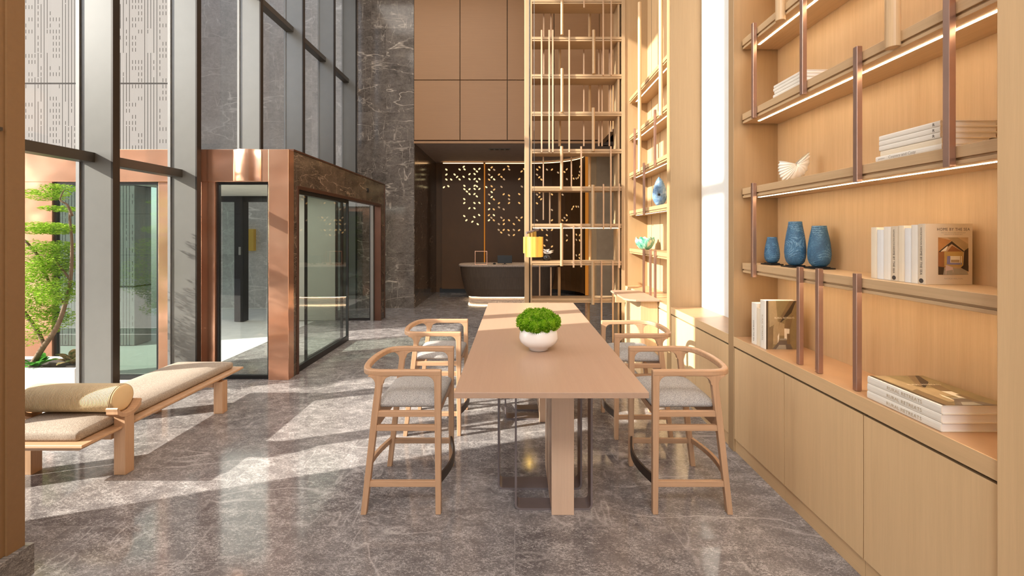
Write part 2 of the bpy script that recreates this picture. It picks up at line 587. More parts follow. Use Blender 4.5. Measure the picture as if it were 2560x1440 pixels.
def blind_mat():
    t = NT('white_sheer_blind')
    w = t.n('ShaderNodeTexWave', wave_type='BANDS', bands_direction='Z')
    t.l(t.obj(), w.inputs['Vector'])
    w.inputs['Scale'].default_value = 26
    c = t.ramp(w.outputs['Fac'], [(0.2, (0.84, 0.82, 0.79)), (0.8, (0.93, 0.92, 0.90))])
    d = t.n('ShaderNodeBsdfDiffuse')
    tr = t.n('ShaderNodeBsdfTranslucent')
    mx = t.n('ShaderNodeMixShader')
    mx.inputs[0].default_value = 0.45
    t.l(c, d.inputs['Color'])
    t.l(c, tr.inputs['Color'])
    t.l(d.outputs[0], mx.inputs[1])
    t.l(tr.outputs[0], mx.inputs[2])
    t.l(mx.outputs[0], t.out.inputs['Surface'])
    return t.m
M['blind'] = blind_mat()

def leaf_mat(name, a, b):
    t = NT(name)
    c = t.ramp(t.noise(t.obj(), 25, 2), [(0.35, a), (0.65, b)])
    d = t.n('ShaderNodeBsdfDiffuse')
    tr = t.n('ShaderNodeBsdfTranslucent')
    mx = t.n('ShaderNodeMixShader')
    mx.inputs[0].default_value = 0.4
    t.l(c, d.inputs['Color'])
    t.l(c, tr.inputs['Color'])
    t.l(d.outputs[0], mx.inputs[1])
    t.l(tr.outputs[0], mx.inputs[2])
    t.l(mx.outputs[0], t.out.inputs['Surface'])
    return t.m
M['leaf'] = leaf_mat('bright_tree_leaf', (0.10, 0.25, 0.012), (0.40, 0.58, 0.07))
M['leaf_low'] = leaf_mat('broad_green_leaf', (0.03, 0.16, 0.02), (0.12, 0.40, 0.06))
M['leaf_var'] = leaf_mat('mottled_dark_leaf', (0.06, 0.10, 0.03), (0.42, 0.30, 0.16))
M['moss'] = leaf_mat('moss_green', (0.06, 0.20, 0.005), (0.24, 0.46, 0.02))
M['moss_tip'] = leaf_mat('moss_tip', (0.26, 0.50, 0.03), (0.55, 0.72, 0.12))
M['bark'] = wood('grey_brown_bark', (0.20, 0.135, 0.085), 'Z', 0.9, 0.4, 0.5)

# ------------------------------------------------------------------ the setting
# floor and ceiling
struct(bx(-3.78, 4.2, -4.5, 13.2, -0.12, 0.0).build('floor', M['floor']), 'polished grey limestone floor with pale flecks', 'floor')
struct(bx(-30, -3.78, -4.5, 9.76, -0.14, -0.01).build('ground', M['stone_out']), 'pale paving outside the glass wall', 'ground')
struct(bx(-30, 30, -30, -4.5, -0.14, -0.01).build('ground_rear', M['stone_out']), 'unseen pale paving added behind the hall', 'ground')  # unseen ground, added to bounce sunlight into the hall
struct(bx(-3.9, 4.2, -4.5, 9.9, 7.45, 7.6).build('ceiling', M['ceiling']), 'high ceiling over the hall', 'ceiling')
# left: timber clad pier, nearest the eye, with its stone base
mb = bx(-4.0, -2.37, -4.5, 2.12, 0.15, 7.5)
struct(mb.build('wall_left', M['oak_pier_shade'], bevel=0.004), 'timber clad pier beside the glass wall', 'wall')
o = bx(-2.37, -2.362, -4.5, 2.03, 2.125, 2.14).build('trim_1', M['groove'])
struct(o, 'dark horizontal joint in the timber pier', 'trim')
o = bx(-2.37, -2.36, 2.045, 2.12, 0.15, 7.5).build('trim_2', M['oak_pier_shade'])
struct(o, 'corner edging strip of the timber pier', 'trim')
M['base_stone'] = stone('grey_base_stone', 'YZ', (3.0, 1.0, 0.0), (0.075, 0.065, 0.060), (0.14, 0.125, 0.118), (0.5, 0.46, 0.43), 0.2, 0.6, 0.3, 0.0, 2.0)
struct(bx(-4.0, -2.335, -4.5, 2.14, 0.0, 0.15).build('baseboard_left', M['base_stone'], bevel=0.003), 'stone base of the timber pier', 'baseboard')
# marble pier and the outside marble wall in line with it
struct(bx(-3.50, -2.24, 9.76, 10.2, 0, 7.5).build('wall_marble', M['marble']), 'dark veined marble wall between glass and reception', 'wall')
struct(bx(-2.30, -2.22, 9.765, 12.6, 0, 3.65).build('wall_reception_left', M['marble_y']), 'polished dark side wall of the reception', 'wall')
struct(bx(-7.2, -3.50, 9.76, 10.1, 0, 9.5).build('wall_outside_marble', M['marble_out']), 'grey marble wall outside the glass', 'wall')
# slotted facade panels outside; unseen part extended to shade the upper timber wall
struct(MB().box(-17, -4.9, 6.5, 6.8, 2.62, 12.0).box(-17, -5.62, 6.5, 6.8, 0, 2.62).build('wall_outside_screen', M['slots']), 'pale facade panels with vertical slots outside', 'wall')
struct(bx(-20, -6, -6.4, -6.1, 0, 7.0).build('wall_outside_opposite', M['slots']), 'slotted facade across the forecourt', 'wall')
# upper timber wall over the reception: separate boards on a dark backing
mb = bx(-2.24, 1.9, 9.80, 9.95, 3.70, 7.5)
mb.k = 1
xs = [-2.24, (1150 - VX) / F * 9.76, (1268 - VX) / F * 9.76, (1385 - VX) / F * 9.76, 1.88]
z_j = H + (VY - 200) / F * 9.76
for a, b in zip(xs[:-1], xs[1:]):
    for z0, z1 in ((3.72, z_j), (z_j, 7.5)):
        mb.box(a + 0.008, b - 0.008, 9.76, 9.80, z0 + 0.008, z1 - 0.008)
mb.box(-2.24, 1.88, 9.75, 9.80, 3.65, 3.70)
struct(mb.build('wall_back_upper', [M['groove'], M['oak_panel']], bevel=0.002), 'tan timber panelled wall above the reception', 'wall')
struct(bx(1.88, 1.98, 6.75, 9.95, 3.65, 7.5).build('wall_side_upper', M['oak_panel']), 'upper timber side wall behind the screen', 'wall')
struct(bx(-2.3, 4.2, 9.80, 13.2, 3.65, 3.70).build('ceiling_reception', M['soffit']), 'lowered taupe ceiling of the reception', 'ceiling')
# reception back wall: flat on the left, curving forward on the right
def back_curve(D0, n=10):
    pts = [(0.42, D0)]
    for k in range(1, n + 1):
        a = PI / 2 * k / n
        pts.append((0.42 + 1.34 * math.sin(a), D0 - 1.15 * (1 - math.cos(a))))
    return pts
BC = back_curve(12.25)
mb = MB()
out = [(-0.82, 12.25)] + BC
pl = [(x, y) for x, y in out] + [(x + 0.02, y + 0.12) for x, y in out[::-1]]
mb.prism(pl, 'z', 0.12, 3.585)
wall_r = struct(mb.build('wall_reception_back', M['recep']), 'dark panel wall with leaf shaped lights, curving forward', 'wall')
wall_l = struct(bx(-2.02, -0.86, 12.18, 12.30, 0.12, 3.585).build('wall_reception_panel', M['recep']), 'dark wall panel with the brightest leaf lights', 'wall')
struct(bx(-2.3, 4.2, 12.45, 12.6, 0, 3.7).build('wall_back', M['recep']), 'rear wall of the reception', 'wall')
struct(bx(-2.1, 1.7, 12.30, 12.45, 0, 0.12).build('baseboard_reception', M['black']), 'dark recessed base of the reception wall', 'baseboard')
mb = MB()
mb.box(-2.0, -0.88, 12.25, 12.29, 3.605, 3.62)
for (x0, y0), (x1, y1) in zip(out[:-1], out[1:]):
    mb.prism([(x0, y0 + .02), (x1, y1 + .02), (x1, y1 + .06), (x0, y0 + .06)], 'z', 3.605, 3.62)
o = tag(mb.build('cove_light', M['led']), 'warm light line along the top of the reception wall', 'light')
o = tag(bx(-0.855, -0.825, 12.19, 12.24, 0.12, 3.585).build('light_strip', M['cove']), 'amber vertical light slot between the two dark reception panels', 'light', 'amber vertical light slots')
o = tag(bx(1.775, 1.845, 11.05, 11.10, 0.10, 3.6).build('light_strip', M['cove']), 'amber vertical light slot at the right end of the curved wall', 'light', 'amber vertical light slots')
struct(bx(1.85, 2.02, 10.9, 11.1, 0, 3.65).build('trim_3', M['oak']), 'timber post right of the curved reception wall', 'trim')
struct(bx(2.02, 2.44, 10.8, 10.95, 0, 3.65).build('wall_reception_right', M['recep2']), 'taupe side panel seen through the screen', 'wall')
struct(bx(2.44, 4.2, 11.2, 11.3, 0, 3.65).build('wall_corridor', M['dark']), 'dark corridor wall beyond the screen', 'wall')
struct(bx(1.88, 4.2, 9.95, 10.05, 3.65, 7.5).build('wall_back_upper_right', M['dark']), 'dark upper wall beyond the timber panels', 'wall')
struct(bx(4.1, 4.2, 6.6, 12.5, 0, 7.5).build('wall_corridor_right', M['dark']), 'far right corridor wall', 'wall')
struct(bx(2.06, 4.2, 6.60, 6.72, 0, 7.5).build('wall_corridor_front', M['dark']), 'corridor wall behind the shelving', 'wall')

# leaf shaped lights: cut-outs of the two panels
LEAF = [(294, 288), (294, 326), (294, 364), (331, 364), (275, 423), (309, 415), (357, 326), (376, 344), (395, 363), (395, 287), (427, 266), (433, 286), (426, 343),
        (471, 323), (471, 361), (509, 284), (547, 282), (528, 302), (510, 322), (510, 360), (547, 360), (528, 379), (510, 411), (528, 416), (510, 436), (547, 436),
        (432, 412), (432, 438), (471, 438), (451, 456), (471, 475), (509, 475), (527, 493), (431, 514), (431, 544), (509, 544), (547, 543), (470, 584), (509, 584),
        (431, 644), (447, 676), (508, 651), (545, 636), (493, 687), (534, 706),
        (600, 422), (641, 271), (622, 289), (660, 289), (735, 287), (768, 264), (775, 287), (870, 302), (890, 285), (622, 327), (641, 346), (622, 365), (660, 363), (697, 326),
        (716, 344), (735, 362), (852, 360), (641, 416), (716, 420), (660, 441), (641, 460), (622, 480), (641, 498), (658, 516), (872, 418), (733, 477), (774, 486), (774, 515), (774, 544),
        (852, 476), (622, 546), (697, 545), (852, 544), (697, 577), (621, 592), (657, 592), (733, 592), (620, 637), (658, 637), (639, 657), (620, 676), (657, 676), (715, 656), (733, 676), (774, 676),
        (832, 655), (870, 655), (851, 676), (696, 705), (734, 705), (811, 705), (695, 750), (733, 750), (770, 752), (811, 750), (851, 752), (714, 770), (773, 789), (811, 789),
        (1008, 270), (1065, 288), (1103, 288), (990, 288), (988, 327), (1006, 347), (1022, 364), (1150, 311), (1217, 286), (1199, 306), (1218, 361), (1255, 336), (1270, 357), (1290, 356), (1304, 350), (1312, 332), (1316, 305), (1318, 265),
        (1006, 463), (988, 480), (1006, 497), (1103, 478), (1185, 480), (1020, 515), (988, 546), (1103, 597), (1268, 572), (1290, 571), (1306, 572), (1258, 590), (1217, 637), (1200, 658), (1217, 676), (1184, 676),
        (988, 676), (1103, 676), (1027, 750), (1065, 750), (1103, 750), (1064, 790), (1064, 828), (1103, 877), (1045, 870), (1218, 792), (1218, 830), (1291, 786), (1291, 826), (1316, 790), (1316, 830), (1291, 945), (1314, 940), (1314, 965), (1272, 860)]
mbs = {'l': MB(), 'r': MB()}
for i, (zx, zy) in enumerate(LEAF):
    px, py = 1020 + zx / 3.064, 330 + zy / 3.064
    s = (px - VX) / F
    tx, ty = 1.0, 0.0
    if px < 1210:
        D, key = 12.175, 'l'
        X = s * D
    else:
        key = 'r'
        D = 12.245
        X = s * D
        for (x0, y0), (x1, y1) in zip(out[:-1], out[1:]):
            den = (x1 - x0) - s * (y1 - y0)
            if abs(den) < 1e-9:
                continue
            t = (s * y0 - x0) / den
            if -1e-6 <= t <= 1 + 1e-6:
                X, D = x0 + t * (x1 - x0), y0 + t * (y1 - y0)
                L = math.hypot(x1 - x0, y1 - y0)
                tx, ty = (x1 - x0) / L, (y1 - y0) / L
                break
        X, D = X + ty * 0.006, D - tx * 0.006
    Z = H - (py - VY) / F * D
    m_ = mbs[key]
    m_.k = 0 if key == 'l' else (0 if px < 1240 and i % 2 else (1 if (i * 7) % 3 else 2))
    tilt = R(-40) if (i * 5 + 1) % 3 else R(40)
    a_, b_ = 0.037, 0.022
    ring = []
    for q in range(10):
        th = 2 * PI * q / 10
        u0, w0 = a_ * math.cos(th), b_ * math.sin(th) * (1 if abs(math.cos(th)) < 0.9 else 0.8)
        u, w = u0 * math.cos(tilt) - w0 * math.sin(tilt), u0 * math.sin(tilt) + w0 * math.cos(tilt)
        ring.append((X + u * tx, D + u * ty, Z + w))
    m_.poly(ring)
lm = [M['leaf_bright'], M['leaf_amber'], M['leaf_dim']]
mbs['l'].build('leaf_cutouts', lm, wall_l)
mbs['r'].build('leaf_cutouts', lm, wall_r)

# ---- right side: niche back walls, dividers, blind window
BX = 1.99                                             # niche back
def rwall(name, y0, y1, z0=0, z1=7.5):
    return struct(bx(BX, BX + 0.12, y0, y1, z0, z1).build(name, M['oak']))
struct(bx(BX, BX + 0.12, 1.40, 3.41, 0, 7.5).build('wall_right', M['oak']), 'oak back panel of the bookcase bay', 'wall')
struct(bx(BX, BX + 0.12, 4.70, 6.66, 0, 7.5).build('wall_right_far', M['oak']), 'oak back panel of the far shelf bay', 'wall')
struct(bx(BX, BX + 0.12, 3.41, 4.70, 0, 0.83).build('wall_right_middle', M['oak']), 'oak panel below the blind', 'wall')
struct(bx(1.645, 2.12, -4.5, 1.502, 0, 7.5).build('wall_right_near', M['oak_pale'], bevel=0.003), 'near oak pier of the bookcase', 'wall')
struct(bx(1.655, 2.12, 3.33, 3.41, 0, 7.5).build('wall_right_divider', M['oak_div'], bevel=0.003), 'oak divider between bookcase and blind', 'wall')
struct(bx(1.655, 2.12, 4.67, 4.79, 0, 7.5).build('wall_right_divider_far', M['oak_div'], bevel=0.003), 'oak divider between blind and far shelves', 'wall')
struct(bx(1.655, 2.12, 6.60, 6.72, 0, 7.5).build('wall_right_end', M['oak_div'], bevel=0.003), 'oak end panel of the far shelf bay', 'wall')
for k, yy in enumerate((5.55, 6.02, 6.40)):
    struct(bx(BX - 0.002, BX + 0.01, yy, yy + 0.006, 0.86, 7.5).build('trim_%d' % (4 + k), M['groove']), None)
w = thing('window_1', 'tall window behind the white blind', 'window', (BX + 0.07, 4.05, 0.86))
w['kind'] = 'structure'
bx(0, 0.01, -0.64, 0.62, 0, 6.5).build('pane', M['glass'], w)
fr = MB()
for yy in (-0.64, 0.60):
    fr.box(-0.01, 0.04, yy, yy + 0.03, 0, 6.5)
fr.build('frame', M['oak'], w)
o = bx(BX - 0.012, BX - 0.006, 3.42, 4.66, 0.872, 7.4).build('roller_blind', M['blind'])
tag(o, 'white sheer roller blind drawn down to the oak ledge', 'blind')

# ---- curtain wall on the left
GX = -3.78
fins = [2.75, 3.83, 4.84, 6.05, 7.27, 8.52, 9.70]
edges = [2.14] + fins
for i in range(7):
    y0, y1 = edges[i], edges[i + 1]
    w = struct(bpy.data.objects.new('window_%d' % (i + 2), None))
    COL.objects.link(w)
    w.location = (GX, y1, 0)
    w['label'] = 'glass wall bay %s' % ('beside the timber pier', 'with the bench before it', 'between the two nearest grey fins', 'above the copper entrance box', 'over the middle of the entrance box', 'over the far half of the entrance box', 'against the dark marble wall')[i]
    w['category'] = 'window'
    zb = 2.60 if i >= 3 else 0.0
    bx(-0.006, 0.006, y0 + 0.06 - y1 if i else y0 - y1, -0.0, zb, 7.45).build('pane', M['glass'], w)
    fz = 2.60 if i >= 2 else 0.0
    fz = 2.60 if 5.0 < y1 < 8.7 else 0.0
    bx(0.0, 0.268, 0.0, 0.06, fz, 7.45).build('fin', M['grey'], w, bevel=0.003)
    bx(0.268, 0.285, -0.004, 0.064, fz, 7.45).build('fin_edge', M['fin_edge'], w)
    bx(-0.03, 0.0, -0.012, 0.072, fz, 7.45).build('glazing_seal', M['seal'], w)
    for zt in (2.27, 4.98):
        if zt < 2.5 and i >= 3:
            continue
        bx(0.0, 0.125, y0 + 0.06 - y1 if i else y0 - y1, 0.035, zt, zt + 0.085).build('transom', M['transom'], w, bevel=0.003)

# ---- entrance vestibule: copper and marble box that runs through the glass wall
VXR, VD0, VD1, VZ = -2.55, 4.96, 8.63, 2.60
v = thing('entrance_vestibule', 'copper and marble clad glass entrance box with sliding doors', 'entrance', (VXR, VD0, 0))
def vb(name, m, x0, x1, y0, y1, z0, z1, bevel=0.003, parent=None):
    return bx(x0 - VXR, x1 - VXR, y0 - VD0, y1 - VD0, z0, z1).build(name, m, parent or v, bevel=bevel)
vb('roof', M['grey'], -5.6, VXR - 0.02, VD0 + 0.02, VD1 - 0.02, 2.50, 2.59)
vb('inner_ceiling', M['ceiling'], -5.55, VXR - 0.12, VD0 + 0.1, VD1 - 0.1, 2.36, 2.44)
lamp('vestibule_fill_light', 'AREA', (-4.0, 6.7, 2.35), 45, (1.0, 0.95, 0.88), 2.4, 2.6)  # added fill light with no visible source, brightens the vestibule interior
# front (towards the eye)
vb('copper_fascia', M['copper'], -5.6, -2.776, VD0, VD0 + 0.10, 2.235, 2.60)
vb('copper_post', M['copper'], -2.776, VXR, VD0 - 0.005, VD0 + 0.12, 0, 2.60)
vb('copper_jamb', M['copper'], -3.54, -3.385, VD0 + 0.005, VD0 + 0.10, 0, 2.235)
vb('copper_jamb', M['copper'], -4.035, -3.54, VD0 + 0.02, VD0 + 0.10, 0, 2.235)
vb('copper_jamb', M['copper'], -5.6, -5.225, VD0 + 0.005, VD0 + 0.10, 0, 2.235)
# curved copper bulge on the fascia
mb = MB()
cx, hw = (618 - VX) / F * 4.96, 0.16
arc = [(cx - hw + 2 * hw * k / 12 - VXR, -0.045 * math.sin(PI * k / 12)) for k in range(13)] + [(cx + hw - VXR, 0.03), (cx - hw - VXR, 0.03)]
mb.prism(arc, 'z', 2.24, 2.598)
mb.build('copper_drum', M['copper'], v, smooth=True, bevel=0.002)
def framed_pane(name, x0, x1, y, z0, z1, g, parent=v, t=0.028):
    f = MB()
    X0, X1, Y = x0 - VXR, x1 - VXR, y - VD0
    f.box(X0, X0 + t, Y, Y + 0.04, z0, z1).box(X1 - t, X1, Y, Y + 0.04, z0, z1)
    f.box(X0 + t, X1 - t, Y, Y + 0.04, z1 - t, z1).box(X0 + t, X1 - t, Y, Y + 0.04, z0, z0 + t * 1.6)
    fo = f.build(name, M['black'], parent)
    bx(X0 + t * .5, X1 - t * .5, Y + 0.015, Y + 0.023, z0 + t * .5, z1 - t * .5).build('pane', g, fo)
    return fo
framed_pane('front_window', -3.385, -2.776, VD0 + 0.03, 0.0, 2.235, M['vglass'])
framed_pane('outer_window', -5.225, -4.035, VD0 + 0.03, 0.0, 2.235, M['glass_dark'])
# side facing the hall: marble surround, copper lining
def y_at(px, X=VXR):
    return X * F / (px - VX)
ya, yb = y_at(742), y_at(952)
mb = MB()
mb.box(-0.12, 0.0, 0.115, ya - VD0, 0, 2.60)
mb.box(-0.12, 0.0, ya - VD0, VD1 - VD0, 2.21, 2.60)
mb.box(-0.12, 0.0, yb - VD0, VD1 - VD0, 0, 2.21)
mb.build('marble_surround', M['marble_y'], v, bevel=0.003)
mb = MB()
mb.box(-0.11, 0.012, ya - VD0 - 0.004, ya - VD0 + 0.035, 0, 2.21)
mb.box(-0.11, 0.012, yb - VD0 - 0.035, yb - VD0 + 0.004, 0, 2.21)
mb.box(-0.11, 0.012, ya - VD0 + 0.035, yb - VD0 - 0.035, 2.17, 2.214)
mb.box(-0.11, 0.010, VD1 - VD0 - 0.03, VD1 - VD0 + 0.006, 0, 2.62)
mb.box(-0.11, 0.010, 0.10, VD1 - VD0 - 0.03, 2.60, 2.622)
mb.build('copper_lining', M['lining'], v, bevel=0.002)
cc = MB()
c_ = [(0.012, 0.04 * math.cos(t) + y_at(919) - VD0, 2.40 + 0.04 * math.sin(t)) for t in (2 * PI * k / 16 for k in range(16))]
cc.hexa([(-0.01, p[1], p[2]) for p in c_], c_)
cc.build('sensor', M['black'], v)
def side_door(name, y0, y1, x):
    d = MB()
    X = x - VXR
    Y0, Y1 = y0 - VD0, y1 - VD0
    d.box(X, X + 0.035, Y0, Y1, 0.0, 0.075)
    d.box(X, X + 0.035, Y0, Y1, 2.12, 2.17)
    d.box(X, X + 0.035, Y0, Y0 + 0.012, 0.075, 2.12).box(X, X + 0.035, Y1 - 0.03, Y1, 0.075, 2.12)
    do = d.build(name, M['black'], v)
    bx(X + 0.012, X + 0.020, Y0 + 0.005, Y1 - 0.01, 0.05, 2.14).build('pane', M['vglass'], do)
    return do
side_door('fixed_glass_panel', ya + 0.035, y_at(875), VXR - 0.055)
d2 = side_door('sliding_door', 5.55, 6.72, VXR - 0.105)
# far side of the box
yF = 8.35
mb = MB()
for a, b in ((-3.96, -3.41), (-4.70, -3.99)):
    mb.box(a - VXR, b - VXR, yF - VD0, yF - VD0 + 0.06, 0.0, 2.36)
mb.build('grey_panel', M['vest_panel'], v, bevel=0.003)
vb('grey_jamb', M['grey'], -2.725, -2.67, yF - 0.05, VD1 - 0.02, 0.0, 2.36)
framed_pane('far_window', -3.40, -2.73, yF, 0.0, 2.36, M['vglass'])
mb = MB()
mb.box(-5.26 - VXR, -5.09 - VXR, yF - VD0 - 0.1, yF - VD0 + 0.06, 0, 2.25)
mb.box(-5.6 - VXR, -4.70 - VXR, yF - VD0 - 0.02, yF - VD0 + 0.05, 2.25, 2.36)
mb.build('door_post', M['black'], v)
bx(-5.16 - VXR, -5.135 - VXR, yF - VD0 - 0.13, yF - VD0 - 0.1, 1.25, 1.40).build('handle', M['seal'], v)
bx(-5.55 - VXR, -5.28 - VXR, yF - VD0, yF - VD0 + 0.02, 0.02, 2.25).build('door_leaf', M['vglass'], v)
o = tag(bx(-5.92, -5.74, 9.66, 9.76, 1.27, 1.75).build('wall_plaque', M['gold'], bevel=0.004), 'gold plaque box on the outside marble, seen through the vestibule', 'sign')

# ------------------------------------------------------------------ right wall furniture
LV = [1.43, 1.99, 2.55, 3.11, 3.67]
def shelf_part(parent, y0, y1, ztop, x_front=1.715, led=True, y_end=None, m='oak_y', lm_='led_white'):
    """upper board, recessed lower lip, LED line behind the lip"""
    yb_ = y_end if y_end is not None else y1
    s_ = MB()
    s_.box(x_front, BX, y0, y1 - 0.012, ztop - 0.046, ztop)
    s_.box(x_front + 0.012, BX, y0, y1 - 0.012, ztop - 0.056, ztop - 0.046)
    s_.box(x_front + 0.004, BX, y0, y1 - 0.012, ztop - 0.072, ztop - 0.056)
    so = s_.build('shelf', M[m], parent, bevel=0.0015)
    if led:
        bx(1.785, 1.800, y0 + 0.02, y1 - 0.10, ztop - 0.0740, ztop - 0.071).build('led_strip', M[lm_], so)
    return so
def rod_part(parent, x, y, z0, z1, w=0.027, m='bronze'):
    r_ = bx(x - w / 2, x + w / 2, y - w / 2, y + w / 2, z0, z1).build('rod', M[m], parent, bevel=0.002)
    return r_
def dowel_part(parent, x, y, z0, z1, r=0.029):
    return MB().tube([(x, y, z0), (x, y, z1)], r, 20).build('dowel', M['oak'], parent, smooth=False, bevel=0.002)

RX = 1.70
sh = thing('bookcase_shelving', 'large oak shelves with light strips and bronze rods, nearest on the right', 'shelving')
for z in LV:
    shelf_part(sh, 1.502, 3.33, z)
for px, z0, z1 in ((1885, 2.47, 3.145), (2008, 2.468, 3.70), (2144, 1.906, 2.576), (2373, 1.91, 3.14), (1884, 1.34, 2.01), (2000, 0.872, 1.452), (2048, 0.872, 1.455), (2143, 0.872, 1.452)):
    rod_part(sh, RX, RX * F / (px - VX), z0, z1)
dowel_part(sh, RX, RX * F / (1951 - VX), 3.01, 4.2)
dowel_part(sh, RX, RX * F / (2232 - VX), 2.485, 3.16)

sf = thing('far_shelving', 'oak shelves with rods in the far bay beyond the blind', 'shelving')
for z in LV:
    shelf_part(sf, 4.79, 6.60, z, m='oak_div_y', lm_='led_soft')
for px, z0, z1 in ((1586.7, 1.917, 3.14), (1637.5, 2.47, 3.15), (1610, 1.90, 2.58), (1609.6, 0.872, 1.45), (1626, 0.872, 1.45), (1638, 0.872, 1.45)):
    rod_part(sf, RX, RX * F / (px - VX), z0, z1)
dowel_part(sf, RX, RX * F / (1599 - VX), 2.49, 4.8, 0.024)
dowel_part(sf, RX, RX * F / (1652 - VX), 3.02, 5.2, 0.024)

# ledges (continuous tops) and base cabinets
def ledge(y0, y1, label):
    s_ = MB()
    s_.box(1.66, BX, y0, y1, 0.832, 0.87)
    o_ = s_.build('counter_ledge', M['counter'], bevel=0.002)
    tag(o_, label, 'counter', 'oak ledges over the base cabinets')
    e_ = bx(1.655, 1.66, y0, y1, 0.800, 0.8705).build('edge_band', M['oak_pale_y'], o_)
    return o_
ledge(1.503, 3.329, 'long tan ledge under the bookcase, with upright books at its far end')
ledge(3.411, 4.669, 'tan ledge in front of the white blind')
ledge(4.791, 6.599, 'tan ledge under the far shelves')
def base_cabinet(y0, y1, label, doors=1):
    c = thing('base_cabinet', label, 'cabinet', (1.66, y0, 0.0), (0, 0, 0), 'oak base cabinets along the right wall')
    bx(0.022, BX - 1.664, 0, y1 - y0, 0.098, 0.79).build('body', M['groove'], c)
    n = doors
    wd = (y1 - y0) / n
    for k in range(n):
        bx(0.0, 0.021, k * wd + 0.002, (k + 1) * wd - 0.002, 0.10, 0.785).build('door', M['oak_pale'], c, bevel=0.001)
    bx(0.010, BX - 1.664, 0, y1 - y0, 0.0, 0.096).build('plinth', M['oak_pale_y'], c)
    return c
yj = [1.503, 1.66 * F / (2158 - VX), 1.66 * F / (1960 - VX), 3.329]
base_cabinet(yj[0], yj[1] - 0.001, 'oak cabinet below the stack of three large books')
base_cabinet(yj[1] + 0.001, yj[2] - 0.001, 'oak cabinet below the three dark rods, between two wide cabinet doors')
base_cabinet(yj[2] + 0.001, yj[3], 'oak cabinet beside the divider, below the upright books')
base_cabinet(3.411, 4.04, 'oak cabinet behind the nearer right chair, below the blind')
base_cabinet(4.042, 4.669, 'oak cabinet below the far half of the blind')
base_cabinet(4.791, 5.69, 'oak cabinet below the far shelves, nearer half')
base_cabinet(5.692, 6.599, 'oak cabinet below the far shelves, farther half')
# rounded side console
c = thing('side_console', 'small oak console with a rounded top before the far shelves', 'console', (1.47, 5.45, 0))
ts = [(-0.20, -0.32), (-0.16, -0.40), (-0.09, -0.44), (0.184, -0.44), (0.184, 0.42), (-0.17, 0.42), (-0.20, 0.38)]
MB().prism(ts, 'z', 0.875, 0.897).build('console_top', M['table'], c, bevel=0.003)
MB().box(-0.02, 0.18, -0.38, 0.36, 0.0, 0.875).build('console_body', M['oak'], c, bevel=0.003)
MB().prism([(-0.15, 0.30), (-0.02, 0.30), (-0.02, 0.34), (-0.15, 0.34)], 'z', 0.75, 0.875).build('bracket', M['oak'], c)

# ------------------------------------------------------------------ screen of shelves, rods and dowels
SD = 6.59
sx = lambda px, D=SD: (px - VX) / F * D
sz = lambda py, D=SD: H - (py - VY) / F * D
sc_ = thing('shelf_screen', 'tall open oak shelf screen with slim rods in front of reception', 'screen', (sx(1312), SD, 0))
ox, oy = sc_.location.x, sc_.location.y
def sb(name, m, x0, x1, y0, y1, z0, z1, bevel=0.002):
    return bx(x0 - ox, x1 - ox, y0 - oy, y1 - oy, z0, z1).build(name, m, sc_, bevel=bevel)
sb('post', M['oak_screen'], sx(1312), sx(1322.5), SD, SD + 0.30, 0, 7.45)
sb('post', M['oak_screen'], sx(1326), sx(1330), SD, SD + 0.30, 0, 7.45)
sb('post_channel', M['groove'], sx(1322.5), sx(1326), SD + 0.015, SD + 0.29, 0, 7.45)
sb('post', M['oak_screen'], 1.545, 1.575, SD + 0.02, SD + 0.30, 0, 7.45)
sb('post', M['oak_screen'], 1.60, 1.652, SD - 0.005, SD + 0.30, 0, 7.45)
for k in range(-1, 11):
    zt = 1.21 + 0.56 * k + 0.028
    if zt > 7.2:
        continue
    s_ = MB()
    x0, x1 = sx(1330) - ox, 1.60 - ox
    s_.box(x0, x1, 0.0, 0.30, zt - 0.036, zt)
    s_.box(x0, x1, 0.012, 0.29, zt - 0.044, zt - 0.036)
    s_.box(x0, x1, 0.004, 0.30, zt - 0.064, zt - 0.044)
    so = s_.build('shelf', M['oak_screen_shade_x'], sc_, bevel=0.0015)
    if k == 1:
        bx(x0 + 0.02, x1 - 0.05, 0.02, 0.03, zt - 0.068, zt - 0.063).build('led_strip', M['led_white'], so)
FR = [(1354, 75, 381), (1373, 75, 381), (1382, 75, 381), (1423, 75, 381), (1508, -160, 188), (1528, -160, 188), (1453, 366, 668), (1527, 366, 573), (1508.6, 460, 573), (1548, 459, 670),
      (1434, 562, 669), (1503.7, 652, None), (1532, 652, None), (1359, -260, -40), (1460, -260, 20)]
for px, y0, y1 in FR:
    xx = sx(px, SD - 0.02)
    zz0 = 0.0 if y1 is None else sz(y1, SD - 0.02)
    bx(xx - 0.0115 - ox, xx + 0.0115 - ox, -0.030, -0.007, zz0, sz(y0, SD - 0.02)).build('rod', M['rod_tan'], sc_, bevel=0.002)
FD = [(1405, -100, 88), (1484, 76, 185), (1405, 172, 281), (1483, 270, 378), (1404, 366, 474), (1482, 462, 570), (1404, 558, 665), (1482, 653, 761), (1484, -110, -2)]
for px, y0, y1 in FD:
    xx = sx(px, SD - 0.02)
    MB().tube([(xx - ox, -0.029, sz(y1, SD - 0.02)), (xx - ox, -0.029, sz(y0, SD - 0.02))], 0.0225, 16).build('dowel', M['oak_screen'], sc_, bevel=0.002)
SB = SD + 0.325
BR = [(1359, 20, 208), (1377, 20, 208), (1455, -40, 26), (1493, -40, 26), (1521, -40, 26), (1459, 112, 366), (1496.5, 112, 366), (1504.5, 112, 366), (1523, 112, 366), (1529, 205, 330), (1358, 388, 550), (1374, 470, 560), (1428, 388, 470), (1349, 650, 745), (1377, 668, 745)]
